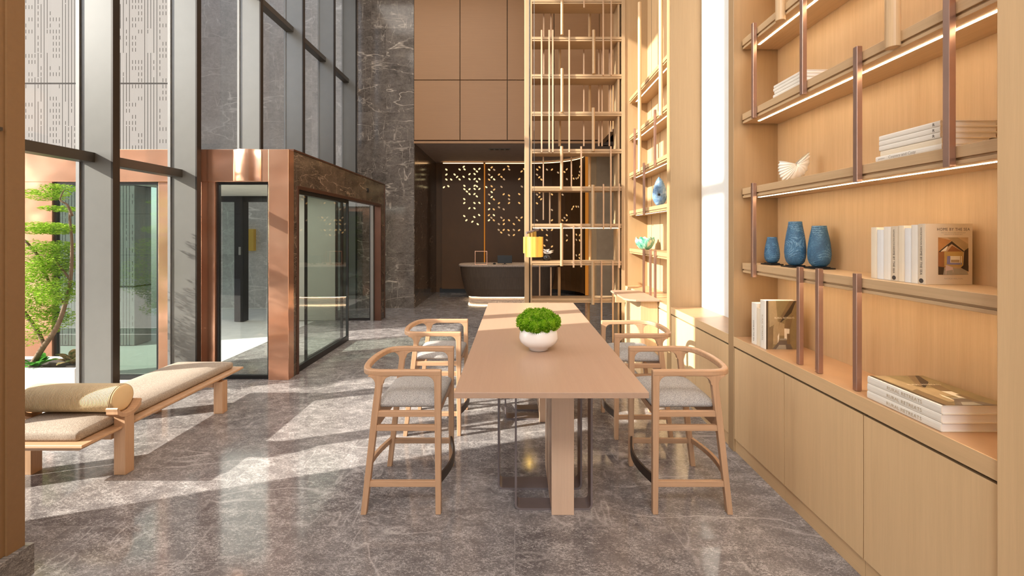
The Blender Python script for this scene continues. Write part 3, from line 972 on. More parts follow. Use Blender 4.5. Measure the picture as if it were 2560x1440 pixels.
for px, y0, y1 in BR:
    xx = sx(px, SB)
    bx(xx - 0.0115 - ox, xx + 0.0115 - ox, SB - 0.022 - oy, SB + 0.001 - oy, sz(y1, SB), sz(y0, SB)).build('rod', M['rod_tan'], sc_, bevel=0.002)
BD = [(1399, 112, 208), (1474, 20, 112), (1474, 205, 300), (1399, 296, 366), (1474, 388, 470), (1399, 480, 570), (1475, 575, 665), (1398, 668, 745), (1471, 755, 850)]
for px, y0, y1 in BD:
    xx = sx(px, SB)
    MB().tube([(xx - ox, SB - oy, max(0.0, sz(y1, SB))), (xx - ox, SB - oy, sz(y0, SB))], 0.0225, 14).build('dowel', M['oak_dark'], sc_)
# dark ceramic vase with a white bloom on the screen
vz = 1.21 + 0.028
vv = thing('bud_vase', 'round black vase with a white bloom on the open screen shelf', 'vase', (sx(1366, 6.72), 6.72, vz))
MB().lathe([(0.045, 0), (0.072, 0.02), (0.080, 0.045), (0.072, 0.075), (0.035, 0.092), (0.026, 0.092)], 24).build('vase_body', plain('black_glaze', (0.015, 0.014, 0.014), 0.12), vv, smooth=True)
mb = MB()
for k in range(9):
    a = k * 0.7
    L = 0.105 + 0.05 * math.sin(k * 2.1)
    dx, dy = math.cos(a), 0.5 * math.sin(a)
    zc = 0.118 + 0.022 * (k % 3)
    mb.hexa([(0, -0.012, zc - .02), (0, 0.012, zc - .02), (dx * L * .6, dy * L * .6 + .022, zc - .012), (dx * L * 1.0, dy * L, zc + 0.012), (dx * L * .6, dy * L * .6 - .022, zc - .012)],
            [(0, -0.012, zc), (0, 0.012, zc), (dx * L * .6, dy * L * .6 + .022, zc + .012), (dx * L * 1.05, dy * L, zc + 0.018), (dx * L * .6, dy * L * .6 - .022, zc + .012)])
mb.build('bloom', plain('white_petal', (0.85, 0.83, 0.80), 0.6), vv, smooth=True)

# ------------------------------------------------------------------ gold pendant
pd = thing('pendant_lamp', 'gold pendant lamp hanging on thin cords before the screen', 'lamp', (sx(1336, 5.9), 5.9, H - (642 - VY) / F * 5.9))
zt = (642 - 592) / F * 5.9
mb = MB()
arc = [R(-235 + 290 * k / 90) for k in range(91)]
ro, ri = 0.118, 0.112
for k in range(90):
    a, b = arc[k], arc[k + 1]
    mb.hexa([(r * math.cos(t), r * math.sin(t), 0) for r, t in ((ro, a), (ro, b), (ri, b), (ri, a))], [(r * math.cos(t), r * math.sin(t), zt) for r, t in ((ro, a), (ro, b), (ri, b), (ri, a))])
bmesh.ops.remove_doubles(mb.b, verts=mb.b.verts[:], dist=1e-5)
mb.build('lamp_shade', M['gold'], pd, smooth=False)
MB().prism([(-0.150, -0.02), (-0.118, -0.035), (-0.118, -0.029), (-0.144, -0.014)], 'z', 0.05, zt).build('shade_fin', M['gold'], pd)
mb = MB()
for k in range(5):
    mb.tube([(-0.07 + 0.022 * k, -0.02 + 0.012 * k, zt * 0.5), (-0.07 + 0.022 * k, -0.02 + 0.012 * k, zt + 0.055 + 0.004 * k)], 0.007, 8)
mb.build('stem', M['gold'], pd)
MB().tube([(-0.11, -0.06, zt + 0.052), (-0.02, 0.0, zt + 0.075), (0.06, 0.16, zt + 0.098)], 0.016, 10).build('hanger_bar', M['metal_dark'], pd)
for dx, dy in ((-0.068, -0.03), (0.0, 0.06)):
    MB().tube([(dx, dy, zt + 0.07), (dx, dy, 7.45 - pd.location.z)], 0.0035, 6).build('cord', M['black'], pd)

# ------------------------------------------------------------------ dining table
T0, T1, TX0, TX1, TZ = 2.075, 4.77, -0.287, 0.634, 0.90
tb = thing('long_table', 'long tan counter-height table with slab and loop legs', 'table', ((TX0 + TX1) / 2, (T0 + T1) / 2, 0))
tx, ty = tb.location.x, tb.location.y
mb = MB()
mb.box(TX0 - tx, TX1 - tx, T0 - ty, T1 - ty, TZ - 0.028, TZ)
mb.build('tabletop', M['table'], tb, bevel=0.002)
bx(TX0 + 0.05 - tx, TX1 - 0.05 - tx, T0 + 0.04 - ty, T1 - 0.04 - ty, TZ - 0.040, TZ - 0.028).build('underframe', M['metal_dark'], tb)
for y0, y1 in ((2.578, 3.13), (3.85, 4.27)):
    bx(0.216 - tx, 0.347 - tx, y0 - ty, y1 - ty, 0, TZ - 0.040).build('leg', M['table_leg'], tb, bevel=0.002)
def loop_leg(x0, x1, y0, y1):
    z1, t, r = TZ - 0.040, 0.012, 0.035
    outer = [(x0, z1), (x0, 0.03 + r)] + [(x0 + r - r * math.cos(a), 0.012 + r - r * math.sin(a)) for a in (R(15 * k) for k in range(7))]
    outer += [(x1 - r + r * math.sin(a), 0.012 + r - r * math.cos(a)) for a in (R(15 * k) for k in range(7))] + [(x1, z1)]
    ri_ = r - t
    inner = [(x1 - t, z1)] + [(x1 - r + ri_ * math.cos(a), 0.012 + r - ri_ * math.sin(a)) for a in (R(15 * k) for k in range(7))]
    inner += [(x0 + r - ri_ * math.sin(a), 0.012 + r - ri_ * math.cos(a)) for a in (R(15 * k) for k in range(7))] + [(x0 + t, z1)]
    m_ = MB()
    n = len(outer)
    ring = outer + inner
    pts = lambda y: [(p[0] - tx, y - ty, p[1] - 0.012) for p in ring]
    a = [m_.b.verts.new(p) for p in pts(y0)]
    b = [m_.b.verts.new(p) for p in pts(y1)]
    N = len(ring)
    for i in range(N):
        m_.face([a[i], a[(i + 1) % N], b[(i + 1) % N], b[i]])
    inn = list(range(N - 1, n - 1, -1))
    k1, k2 = 0, 0
    # front and back faces as strips between outer and inner outlines
    for vs, flip in ((a, False), (b, True)):
        i, j = 0, 0
        while i < n - 1 or j < len(inn) - 1:
            if i < n - 1 and (j >= len(inn) - 1 or i / (n - 1) <= j / (len(inn) - 1)):
                m_.face([vs[i], vs[i + 1], vs[inn[j]]])
                i += 1
            else:
                m_.face([vs[i], vs[inn[j + 1]], vs[inn[j]]])
                j += 1
    return m_.build('loop_leg', M['metal_dark'], tb)
loop_leg(0.0, 0.465, 2.624, 2.73)
loop_leg(-0.11, 0.434, 2.835, 2.965)
loop_leg(-0.09, 0.434, 3.90, 4.02)
loop_leg(0.0, 0.465, 4.10, 4.21)

# moss bowl on the table
bw = thing('moss_planter', 'white bowl of rounded green moss on the long table', 'plant', (0.153, 2.84, TZ))
MB().lathe([(0.052, 0.0), (0.060, 0.004), (0.066, 0.018), (0.095, 0.034), (0.118, 0.056), (0.125, 0.080), (0.121, 0.110), (0.112, 0.143), (0.107, 0.146), (0.104, 0.140), (0.112, 0.10), (0.10, 0.07)], 48).build('bowl', M['white'], bw, smooth=True)
rnd = random.Random(3)
mb = MB()
balls = [(0, 0, 0.205, 0.06)]
for k in range(7):
    a = 2 * PI * k / 7
    balls.append((0.062 * math.cos(a), 0.062 * math.sin(a), 0.215 + rnd.uniform(-.008, .008), 0.048))
for k in range(12):
    a = 2 * PI * k / 12 + 0.2
    balls.append((0.106 * math.cos(a), 0.106 * math.sin(a), 0.178 + rnd.uniform(-.012, .012), 0.042))
for k in range(11):
    a = 2 * PI * k / 11
    balls.append((0.096 * math.cos(a), 0.096 * math.sin(a), 0.150 + rnd.uniform(-.006, .004), 0.031))
for (x, y, z, r) in balls:
    mb.k = 0
    g = bmesh.ops.create_icosphere(mb.b, subdivisions=2, radius=r * 0.93, matrix=Matrix.Translation((x, y, z)))
    mb.k = 1
    for q in range(int(90000 * r * r)):
        u, th = rnd.uniform(-1, 1), rnd.uniform(0, 2 * PI)
        d = Vector((math.sqrt(1 - u * u) * math.cos(th), math.sqrt(1 - u * u) * math.sin(th), u))
        d2 = (d + Vector((rnd.uniform(-.4, .4), rnd.uniform(-.4, .4), rnd.uniform(-.4, .4)))).normalized()
        t1 = d.cross(Vector((0.3, 0.5, 0.8))).normalized()
        t2 = d.cross(t1)
        p = Vector((x, y, z)) + d * r * 0.88
        s_ = 0.0019
        tip = p + d2 * r * rnd.uniform(0.14, 0.24)
        a1, a2, a3 = p + t1 * s_, p - t1 * s_ * .5 + t2 * s_, p - t1 * s_ * .5 - t2 * s_
        q1, q2, q3 = tip + t1 * s_ * 1.1, tip - t1 * s_ * .6 + t2 * s_ * 1.1, tip - t1 * s_ * .6 - t2 * s_ * 1.1
        vs = [mb.b.verts.new(w_) for w_ in (a1, a2, a3, q1, q2, q3)]
        mb.k = 1 if rnd.random() < 0.5 else 0
        mb.face([vs[0], vs[1], vs[4], vs[3]])
        mb.face([vs[1], vs[2], vs[5], vs[4]])
        mb.face([vs[2], vs[0], vs[3], vs[5]])
        mb.k = 1
        mb.face([vs[3], vs[4], vs[5]])
mb.build('moss', [M['moss'], M['moss_tip']], bw)

# ------------------------------------------------------------------ counter chairs (front towards +x)
def make_chair(label):
    c = thing('counter_chair', label, 'chair', group='oak counter chairs around the long table')
    AT, AB = 0.848, 0.812
    hw = 0.268
    for sy in (-1, 1):
        y = sy * hw
        # front leg with a rounded inner bracket under the arm
        pr = [(0.236, 0.0), (0.236, AT - 0.004), (0.199, AT - 0.004), (0.10, AT - 0.006), (0.10, AB)]
        pr += [(0.196 - 0.045 + 0.045 * math.sin(R(15 * k)), AB - 0.045 + 0.045 * math.cos(R(15 * k))) for k in range(7)]
        pr += [(0.200, 0.40), (0.204, 0.0)]
        m_ = MB().prism([(x, z) for x, z in pr], 'y', y - 0.017, y + 0.017)
        m_.build('leg', M['chair_z'], c, bevel=0.004)
        # rear leg, raked backwards, flaring into the arm
        pr = [(-0.235, 0.0), (-0.170, 0.60), (-0.150, 0.76)]
        pr += [(-0.150 - 0.045 + 0.045 * math.cos(R(15 * k)), 0.765 + 0.045 * math.sin(R(15 * k))) for k in range(1, 7)]
        pr += [(-0.19, AB + 0.004), (-0.06, AB + 0.004), (-0.06, AB)]
        pr += [(-0.060 - 0.045 * math.sin(R(15 * k)), 0.765 + 0.045 * math.cos(R(15 * k))) for k in range(1, 7)]
        pr += [(-0.112, 0.76), (-0.132, 0.60), (-0.203, 0.0)]
        MB().prism(pr, 'y', y - 0.017, y + 0.017).build('leg', M['chair_z'], c, bevel=0.004)
        # rails of the side
        bx(-0.150, 0.203, y - 0.012, y + 0.012, 0.572, 0.606).build('side_rail', M['chair_x'], c, bevel=0.003)
        bx(-0.165, 0.203, y - 0.012, y + 0.012, 0.489, 0.523).build('side_rail', M['chair_x'], c, bevel=0.003)
        bx(-0.208, 0.206, y - 0.012, y + 0.012, 0.160, 0.194).build('foot_rail', M['chair_x'], c, bevel=0.003)
    path = smooth_path([(0.236, -hw, 0.83), (0.05, -hw, 0.83), (-0.12, -hw - .002, 0.83), (-0.195, -0.247, 0.83), (-0.228, -0.19, 0.83), (-0.246, -0.09, 0.83), (-0.250, 0, 0.83),
                        (-0.246, 0.09, 0.83), (-0.228, 0.19, 0.83), (-0.195, 0.247, 0.83), (-0.12, hw + .002, 0.83), (0.05, hw, 0.83), (0.236, hw, 0.83)], 5)
    MB().sweep(path, 0.036, 0.036).build('arm_rail', M['chair_x'], c, bevel=0.008, seg=3)
    bx(0.196, 0.222, -hw + 0.015, hw - 0.015, 0.565, 0.606).build('seat_rail', M['chair_x'], c, bevel=0.003)
    bx(-0.165, -0.140, -hw + 0.015, hw - 0.015, 0.50, 0.606).build('seat_rail', M['chair_x'], c, bevel=0.003)
    # cushion
    m_ = MB()
    nx, ny = 8, 8
    def cush(u, w, top):
        x = -0.165 + 0.40 * (u + 1) / 2
        yy = 0.246 * w
        e = (1 - abs(u) ** 6) * (1 - abs(w) ** 6)
        return (x, yy, (0.642 + 0.026 * e + 0.012 * (1 - u * u) * (1 - w * w)) if top else 0.606)
    gt = [[m_.b.verts.new(cush(-1 + 2 * i / nx, -1 + 2 * j / ny, True)) for j in range(ny + 1)] for i in range(nx + 1)]
    gb = [[m_.b.verts.new(cush((-1 + 2 * i / nx) * .97, (-1 + 2 * j / ny) * .97, False)) for j in range(ny + 1)] for i in range(nx + 1)]
    for i in range(nx):
        for j in range(ny):
            m_.face([gt[i][j], gt[i + 1][j], gt[i + 1][j + 1], gt[i][j + 1]])
            m_.face([gb[i][j], gb[i][j + 1], gb[i + 1][j + 1], gb[i + 1][j]])
    for i in range(nx):
        for j in (0, ny):
            m_.face([gt[i][j], gt[i + 1][j], gb[i + 1][j], gb[i][j]])
    for j in range(ny):
        for i in (0, nx):
            m_.face([gt[i][j], gt[i][j + 1], gb[i][j + 1], gb[i][j]])
    m_.build('seat_cushion', M['seat'], c, smooth=True, sub=2)
    bow = [(-0.208 - 0.045 * math.sin(PI * k / 12), -hw + 2 * hw * k / 12, 0.185) for k in range(13)]
    MB().sweep(bow, 0.022, 0.034).build('back_stretcher', M['chair_x'], c, bevel=0.003)
    bow = [(0.214 + 0.055 * math.sin(PI * k / 12), -hw + 2 * hw * k / 12, 0.188) for k in range(13)]
    MB().sweep(bow, 0.012, 0.055).build('front_stretcher', M['foot_metal'], c)
    return c
ch0 = make_chair('oak chair left of the table, nearest')
CH = [(-0.670, 2.865, 0, 'grey-cushioned oak chair left of the table, at its near end'),
      (-0.675, 3.865, 0, 'grey-cushioned oak chair left of the table, farther one, beside the green moss bowl'),
      (1.046, 2.865, PI, 'grey-cushioned oak chair right of the table, nearest the bookcase'),
      (1.034, 3.80, PI, 'grey-cushioned oak chair right of the table, farther one, before the small console')]
for i, (x, y, rz, lab) in enumerate(CH):
    c = ch0 if i == 0 else copy_tree(ch0)
    c.location = (x, y, 0)
    c.rotation_euler = (0, 0, rz)
    c['label'] = lab

# ------------------------------------------------------------------ bench by the glass
bn = thing('bench', 'low oak daybed bench with an oatmeal cushion by the glass wall', 'bench', (-3.02, 3.53, 0))
BXc, BYc = -3.02, 3.53
x0, x1, y0, y1 = -0.345, 0.345, 2.72 - BYc, 4.345 - BYc
MB().hexa([(x0 + 0.05, y0 + 0.03, 0.292), (x1 - 0.05, y0 + 0.03, 0.292), (x1 - 0.05, y1 - 0.03, 0.292), (x0 + 0.05, y1 - 0.03, 0.292)],
          [(x0, y0, 0.322), (x1, y0, 0.322), (x1, y1, 0.322), (x0, y1, 0.322)]).hexa(
          [(x0, y0, 0.322), (x1, y0, 0.322), (x1, y1, 0.322), (x0, y1, 0.322)], [(x0 + 0.004, y0 + 0.004, 0.338), (x1 - 0.004, y0 + 0.004, 0.338), (x1 - 0.004, y1 - 0.004, 0.338), (x0 + 0.004, y1 - 0.004, 0.338)]).build('platform', M['chair_x'], bn, bevel=0.003)
for lx in (-0.305, 0.305):
    for ly in (3.04 - BYc, 4.06 - BYc):
        near = ly < 0
        bx(lx - (0.024 if near and lx > 0 else 0.056 if near else 0.041), lx + (0.056 if near and lx > 0 else 0.024 if near else 0.041), ly - 0.036, ly + 0.036, 0, 0.425 if near else 0.292).build('leg', M['chair_z'], bn, bevel=0.004)
for ly in (3.04 - BYc, 4.06 - BYc):
    bx(-0.25, 0.25, ly - 0.02, ly + 0.02, 0.235, 0.292).build('crossbar', M['chair_x'], bn, bevel=0.003)
m_ = MB()
cx0, cx1, cy0, cy1 = -0.275, 0.275, 2.765 - BYc, 4.30 - BYc
n = 14
def cu(i, j, top):
    u, w_ = -1 + 2 * i / 6, -1 + 2 * j / n
    ins = 0.0 if top else 0.0
    x = (cx0 + cx1) / 2 + (cx1 - cx0) / 2 * u
    y = (cy0 + cy1) / 2 + (cy1 - cy0) / 2 * w_
    e = (1 - abs(u) ** 8) * (1 - abs(w_) ** 24)
    return (x, y, 0.400 + 0.022 * e if top else 0.340)
gt = [[m_.b.verts.new(cu(i, j, True)) for j in range(n + 1)] for i in range(7)]
gb = [[m_.b.verts.new(cu(i, j, False)) for j in range(n + 1)] for i in range(7)]
for i in range(6):
    for j in range(n):
        m_.face([gt[i][j], gt[i + 1][j], gt[i + 1][j + 1], gt[i][j + 1]])
        m_.face([gb[i][j], gb[i][j + 1], gb[i + 1][j + 1], gb[i + 1][j]])
for i in range(6):
    for j in (0, n):
        m_.face([gt[i][j], gt[i + 1][j], gb[i + 1][j], gb[i][j]])
for j in range(n):
    for i in (0, 6):
        m_.face([gt[i][j], gt[i][j + 1], gb[i][j + 1], gb[i][j]])
m_.build('cushion', M['bench_fabric'], bn, bevel=0.02, seg=3, smooth=True)
# cradles that carry the bolster
for lx in (-0.322, 0.322):
    r0, r1 = 0.096, 0.122
    pts_ = [(-0.135, 0.455), (-0.10, 0.43)]
    yc, zc = 3.04 - BYc, 0.515
    arc_in = [(yc + r0 * math.cos(R(a)), zc + r0 * math.sin(R(a))) for a in range(200, 341, 10)]
    arc_out = [(yc + (r1 if abs(a - 270) < 55 else r1 - 0.012 - 0.006 * (abs(a - 270) - 55) / 15) * math.cos(R(a)), zc + r1 * math.sin(R(a))) for a in range(340, 199, -10)]
    m_ = MB()
    k_ = len(arc_in)
    va = [m_.b.verts.new((lx - 0.04, p[0], p[1])) for p in arc_in]
    vb_ = [m_.b.verts.new((lx - 0.04, p[0], p[1])) for p in arc_out[::-1]]
    vc = [m_.b.verts.new((lx + 0.04, p[0], p[1])) for p in arc_in]
    vd = [m_.b.verts.new((lx + 0.04, p[0], p[1])) for p in arc_out[::-1]]
    for i in range(k_ - 1):
        m_.face([va[i], va[i + 1], vb_[i + 1], vb_[i]])
        m_.face([vc[i], vc[i + 1], vd[i + 1], vd[i]])
        m_.face([va[i], va[i + 1], vc[i + 1], vc[i]])
        m_.face([vb_[i], vb_[i + 1], vd[i + 1], vd[i]])
    for i in (0, k_ - 1):
        m_.face([va[i], vb_[i], vd[i], vc[i]])
    m_.build('bolster_cradle', M['chair_z'], bn, bevel=0.002)
# striped bolster
def bolster_mat():
    t = NT('corded_cream')
    w_ = t.n('ShaderNodeTexWave', wave_type='BANDS', bands_direction='X')
    t.l(t.mapping(t.obj(), (1, 0.35, 0.5)), w_.inputs['Vector'])
    w_.inputs['Scale'].default_value = 34
    w_.inputs['Distortion'].default_value = 0.6
    w_.inputs['Detail'].default_value = 0
    w_.inputs['Detail Scale'].default_value = 0.4
    c_ = t.ramp(w_.outputs['Fac'], [(0.2, (0.44, 0.31, 0.16)), (0.55, (0.86, 0.71, 0.48))])
    t.bsdf(c_, 0.85, normal=t.bump(w_.outputs['Fac'], 0.7, 0.004), Specular_IOR_Level=0.2)
    return t.m
bl = thing('bolster', 'cream corded bolster cushion resting on the bench', 'cushion', (-3.02, 3.04, 0.5175))
rr = 0.094
prof = [(0.0, -0.315), (rr * .80, -0.315), (rr * .95, -0.309), (rr, -0.295), (rr, 0.295), (rr * .95, 0.309), (rr * .80, 0.315), (0.0, 0.315)]
m_ = MB()
rings = []
for r_, z_ in prof:
    rings.append([(z_, max(r_, 0.001) * math.cos(2 * PI * k / 40), max(r_, 0.001) * math.sin(2 * PI * k / 40)) for k in range(40)])
m_.loft(rings[2:6])
m_.build('cover', bolster_mat(), bl, smooth=True)
cap_m = plain('cream_cloth', (0.78, 0.58, 0.33), 0.85)
MB().loft(rings[5:], True).build('end_cap', cap_m, bl, smooth=True)
MB().loft(rings[:3], True).build('end_cap', cap_m, bl, smooth=True)

# ------------------------------------------------------------------ outside: planter, tree, plants
pl = thing('planter_box', 'white planter box outside the glass wall', 'planter', (-5.0, 4.3, 0))
m_ = MB()
m_.box(-1.6, 0.90, -0.20, -0.16, 0, 0.39).box(-1.6, 0.90, 0.18, 0.22, 0, 0.39).box(-1.6, -1.56, -0.16, 0.18, 0, 0.39).box(0.86, 0.90, -0.16, 0.18, 0, 0.39)
m_.build('box', M['planter'], pl, bevel=0.004)
bx(-1.56, 0.86, -0.16, 0.18, 0.0, 0.37).build('soil', M['soil'], pl)
def leaf_cloud(mb, c, r, n, size, rnd, flat=0.5):
    for _ in range(n):
        while True:
            d = Vector((rnd.uniform(-1, 1), rnd.uniform(-1, 1), rnd.uniform(-1, 1)))
            if d.length <= 1:
                break
        p = Vector(c) + Vector((d.x * r[0], d.y * r[1], d.z * r[2]))
        a = rnd.uniform(0, 2 * PI)
        up = Vector((rnd.uniform(-.6, .6), rnd.uniform(-.6, .6), rnd.uniform(.3, 1))).normalized()
        u = Vector((math.cos(a), math.sin(a), rnd.uniform(-.4, .4))).normalized()
        w_ = up.cross(u).normalized()
        s_ = size * rnd.uniform(0.6, 1.3)
        mb.poly([p - u * s_, p + w_ * s_ * 0.28, p + u * s_, p - w_ * s_ * 0.28])
tr = thing('garden_tree', 'bright green feathery tree in the white planter outside', 'tree', (-4.72, 4.25, 0.37))
def tl(px, py, D=4.25):
    return P(px, py, D) - Vector((-4.72, 4.25, 0.37))
trunk = MB()
trunk.tube(smooth_path([tl(78, 916), tl(108, 868), tl(140, 822), tl(162, 764), tl(176, 700), tl(180, 610), tl(174, 545), tl(176, 525)], 4), 0.03, 10, rr=[0.026 - 0.0007 * k for k in range(29)])
trunk.tube(smooth_path([tl(180, 540), tl(168, 512), tl(150, 500), tl(160, 475)], 4), 0.012, 8, rr=[0.013 - 0.0008 * k for k in range(13)])
trunk.tube(smooth_path([tl(162, 764), tl(120, 700), tl(95, 640), tl(60, 600)], 4), 0.011, 8)
trunk.tube(smooth_path([tl(112, 866), tl(95, 830), tl(60, 780)], 4), 0.016, 8)
trunk.tube(smooth_path([tl(176, 700), tl(140, 655), tl(110, 640)], 4), 0.010, 8)
trunk.build('trunk', M['bark'], tr, smooth=True)
rnd = random.Random(11)
mb = MB()
for px, py, rx, rz, n_ in ((140, 660, 0.16, 0.10, 900), (105, 690, 0.16, 0.14, 900), (150, 730, 0.13, 0.10, 800), (95, 760, 0.18, 0.13, 800), (130, 800, 0.15, 0.10, 700), (60, 720, 0.25, 0.2, 900), (60, 840, 0.2, 0.08, 300),
                           (140, 572, 0.17, 0.045, 700), (100, 570, 0.2, 0.05, 500), (140, 618, 0.15, 0.05, 500), (120, 482, 0.14, 0.03, 320), (155, 470, 0.07, 0.03, 220), (150, 522, 0.10, 0.025, 260), (112, 492, 0.12, 0.03, 200), (85, 630, 0.2, 0.1, 500), (170, 640, 0.06, .08, 200)):
    leaf_cloud(mb, tl(px, py, 4.25 + rnd.uniform(-.08, .12)), (rx, 0.20, rz * 1.3), int(n_ * 2.2), 0.017, rnd)
mb.build('foliage', M['leaf'], tr)
def broad_plant(name, label, loc, n, L, m, seed):
    r_ = random.Random(seed)
    t_ = thing(name, label, 'plant', loc)
    b_ = MB()
    for k in range(n):
        a = 2 * PI * k / n + r_.uniform(-.3, .3)
        l_ = L * r_.uniform(0.7, 1.15)
        e = r_.uniform(0.25, 1.2)
        d = Vector((math.cos(a), math.sin(a), 0))
        s_ = Vector((-math.sin(a), math.cos(a), 0))
        base = Vector((0, 0, 0.0)) + d * 0.02
        pts_ = []
        for q in range(7):
            u = q / 6
            p = base + d * l_ * u * math.cos(e) + Vector((0, 0, l_ * (u * math.sin(e) + 0.30 * u - 0.55 * u * u)))
            pts_.append((p, l_ * 0.20 * math.sin(PI * min(1, u * 0.93 + 0.05)) + 0.002))
        for (p, w0), (q, w1) in zip(pts_[:-1], pts_[1:]):
            b_.poly([p - s_ * w0, p + s_ * w0, q + s_ * w1, q - s_ * w1])
    b_.build('leaves', m, t_)
    return t_
broad_plant('hosta_plant', 'fresh green broad-leaved plant at the foot of the tree', (P(92, 915, 4.22).x, 4.22, 0.382), 18, 0.15, M['leaf_low'], 5)
broad_plant('mottled_plant', 'dark mottled leafy plant beside the grey fin in the planter', (P(186, 908, 4.3).x, 4.3, 0.382), 26, 0.19, M['leaf_var'], 8)

# ------------------------------------------------------------------ reception desk
dk = thing('reception_desk', 'dark curved reception desk with speckled stone top', 'desk', (-0.16, 11.05, 0))
def stadium(hx, hy, z, n=64):
    out_ = []
    for k in range(n):
        t = 2 * PI * k / n
        cx_, sx_ = math.cos(t), math.sin(t)
        e = 2.0 / 3.4
        out_.append((hx * math.copysign(abs(cx_) ** e, cx_), hy * math.copysign(abs(sx_) ** e, sx_), z))
    return out_
MB().loft([stadium(0.98, 0.34, 0.0), stadium(0.98, 0.34, 0.10)]).build('base', M['granite'], dk, smooth=False)
MB().loft([stadium(1.02, 0.37, 0.105), stadium(1.10, 0.41, 0.30), stadium(1.17, 0.45, 0.60), stadium(1.20, 0.47, 0.845)]).build('body', M['desk'], dk, smooth=False)
MB().loft([stadium(1.225, 0.49, 0.845), stadium(1.235, 0.50, 0.86), stadium(1.235, 0.50, 0.885), stadium(1.225, 0.49, 0.895)]).build('desk_top', M['granite'], dk)
mb = MB()
a1, a2 = stadium(1.0, 0.355, 0.1), stadium(0.985, 0.343, 0.1)
for i in range(64):
    j = (i + 1) % 64
    mb.hexa([(p[0], p[1], 0.098) for p in (a1[i], a1[j], a2[j], a2[i])], [(p[0], p[1], 0.1045) for p in (a1[i], a1[j], a2[j], a2[i])])
mb.build('light_strip', M['led_white'], dk)
f_ = thing('acrylic_stand', 'open copper-edged frame stand on the reception desk', 'stand', (P(1203, 658, 10.75).x, 10.75, 0.895))
m_ = MB()
m_.box(-0.15, -0.138, -0.06, 0.06, 0, 0.33).box(0.138, 0.15, -0.06, 0.06, 0, 0.33).box(-0.138, 0.138, -0.06, 0.06, 0, 0.012).box(-0.138, 0.138, -0.06, 0.06, 0.318, 0.33)
m_.build('frame', M['copper'], f_)
mo = thing('monitor', 'black computer screen seen from behind on the reception desk', 'monitor', (P(1262, 660, 10.8).x, 10.8, 0.895))
bx(-0.18, 0.18, -0.012, 0.012, 0.03, 0.22).build('screen', M['black'], mo, bevel=0.004)
bx(-0.06, 0.06, -0.05, 0.05, 0, 0.008).build('foot', M['black'], mo)
bx(-0.02, 0.02, 0.0, 0.02, 0.0, 0.06).build('neck', M['black'], mo)
tag(MB().lathe([(0.03, 0), (0.038, 0.012), (0.03, 0.03), (0.012, 0.04)], 16).build('desk_bell', M['black'], None, (P(1236, 655, 10.8).x, 10.8, 0.895)), 'small dark bell on the desk left of the screen', 'bell')
for px in (1236, 1262):
    dl = thing('downlight', 'twin recessed downlight in the reception ceiling, %s one' % ('left' if px < 1250 else 'right'), 'light', (P(px, 368, 10.4).x, 10.4, 3.64), group='twin downlights over the reception')
    bx(-0.13, 0.13, -0.07, 0.07, -0.004, 0.009).build('trim_plate', M['seal'], dl)
    for s_ in (-0.06, 0.06):
        MB().tube([(s_, 0, -0.007), (s_, 0, 0.0)], 0.045, 16).build('lens', M['dark'], dl)
    lamp('downlight_lamp', 'SPOT', (P(px, 368, 10.4).x, 10.4, 3.60), 55, (1.0, 0.74, 0.44), 0.05, spot=R(75))

# ------------------------------------------------------------------ decorations on the shelves
def vase_mat(name, seed):
    t = NT(name)
    o_ = t.mapping(t.obj(), (1, 1, 1), (0, 0, 0), (seed, seed * .7, 0))
    n_ = t.noise(o_, 9, 4, 0.6, 1.5)
    wv = t.n('ShaderNodeTexWave', wave_type='RINGS')
    t.l(t.mapping(t.obj(), (1.0, 1, 0.8), (0.4, 0, 0.3), (seed * .1, 0.06, -0.1)), wv.inputs['Vector'])
    wv.inputs['Scale'].default_value = 34
    wv.inputs['Distortion'].default_value = 5
    wv.inputs['Detail Scale'].default_value = 3
    mk = t.ramp(t.noise(o_, 14, 3), [(0.45, 0.0), (0.55, 1.0)])
    h = t.math('ADD', t.math('MULTIPLY', t.math('MULTIPLY', wv.outputs['Fac'], mk), 0.6), t.math('ADD', t.noise(o_, 70, 4, 0.7, 1.5), t.math('MULTIPLY', t.math('SUBTRACT', n_, 0.5), 0.8)))
    c = t.ramp(t.math('MULTIPLY', h, 0.5), [(0.20, (0.025, 0.095, 0.19)), (0.45, (0.075, 0.205, 0.35)), (0.80, (0.27, 0.42, 0.55))])
    t.bsdf(c, 0.42, normal=t.bump(h, 0.6, 0.006))
    return t.m
def blue_vase(px, Y, hgt, w_, label, seed):
    X = (px - VX) / F * Y
    t_ = thing('blue_vase', label, 'vase', (X, Y, 1.43), group='blue carved vases on the bookcase shelf')
    bx(-0.058 * w_ / 0.12, 0.058 * w_ / 0.12, -0.058, 0.058, 0, 0.008).build('base_plate', M['black'], t_, bevel=0.001)
    bx(-0.04 * w_ / 0.12, 0.04 * w_ / 0.12, -0.04, 0.04, 0.008, 0.014).build('base_plate', M['black'], t_, bevel=0.001)
    r = w_ / 2
    pr = [(0.45, 0.0), (0.62, 0.015), (0.84, 0.08), (0.96, 0.18), (1.0, 0.30), (0.98, 0.42), (0.92, 0.56), (0.83, 0.70), (0.72, 0.84), (0.64, 0.95), (0.62, 1.0), (0.58, 1.0), (0.55, 0.93)]
    MB().lathe([(a * r, 0.014 + b * (hgt - 0.014)) for a, b in pr], 40).build('vase_body', vase_mat('blue_carved_glaze_%d' % seed, seed), t_, smooth=True)
blue_vase(1930, 3.10, 0.195, 0.098, 'small blue carved vase, leftmost of the three vases', 1)
blue_vase(1988, 2.88, 0.298, 0.125, 'tallest blue carved vase, in the middle of the three', 2)
blue_vase(2048, 2.745, 0.268, 0.127, 'medium blue carved vase, right-hand one of the three', 3)

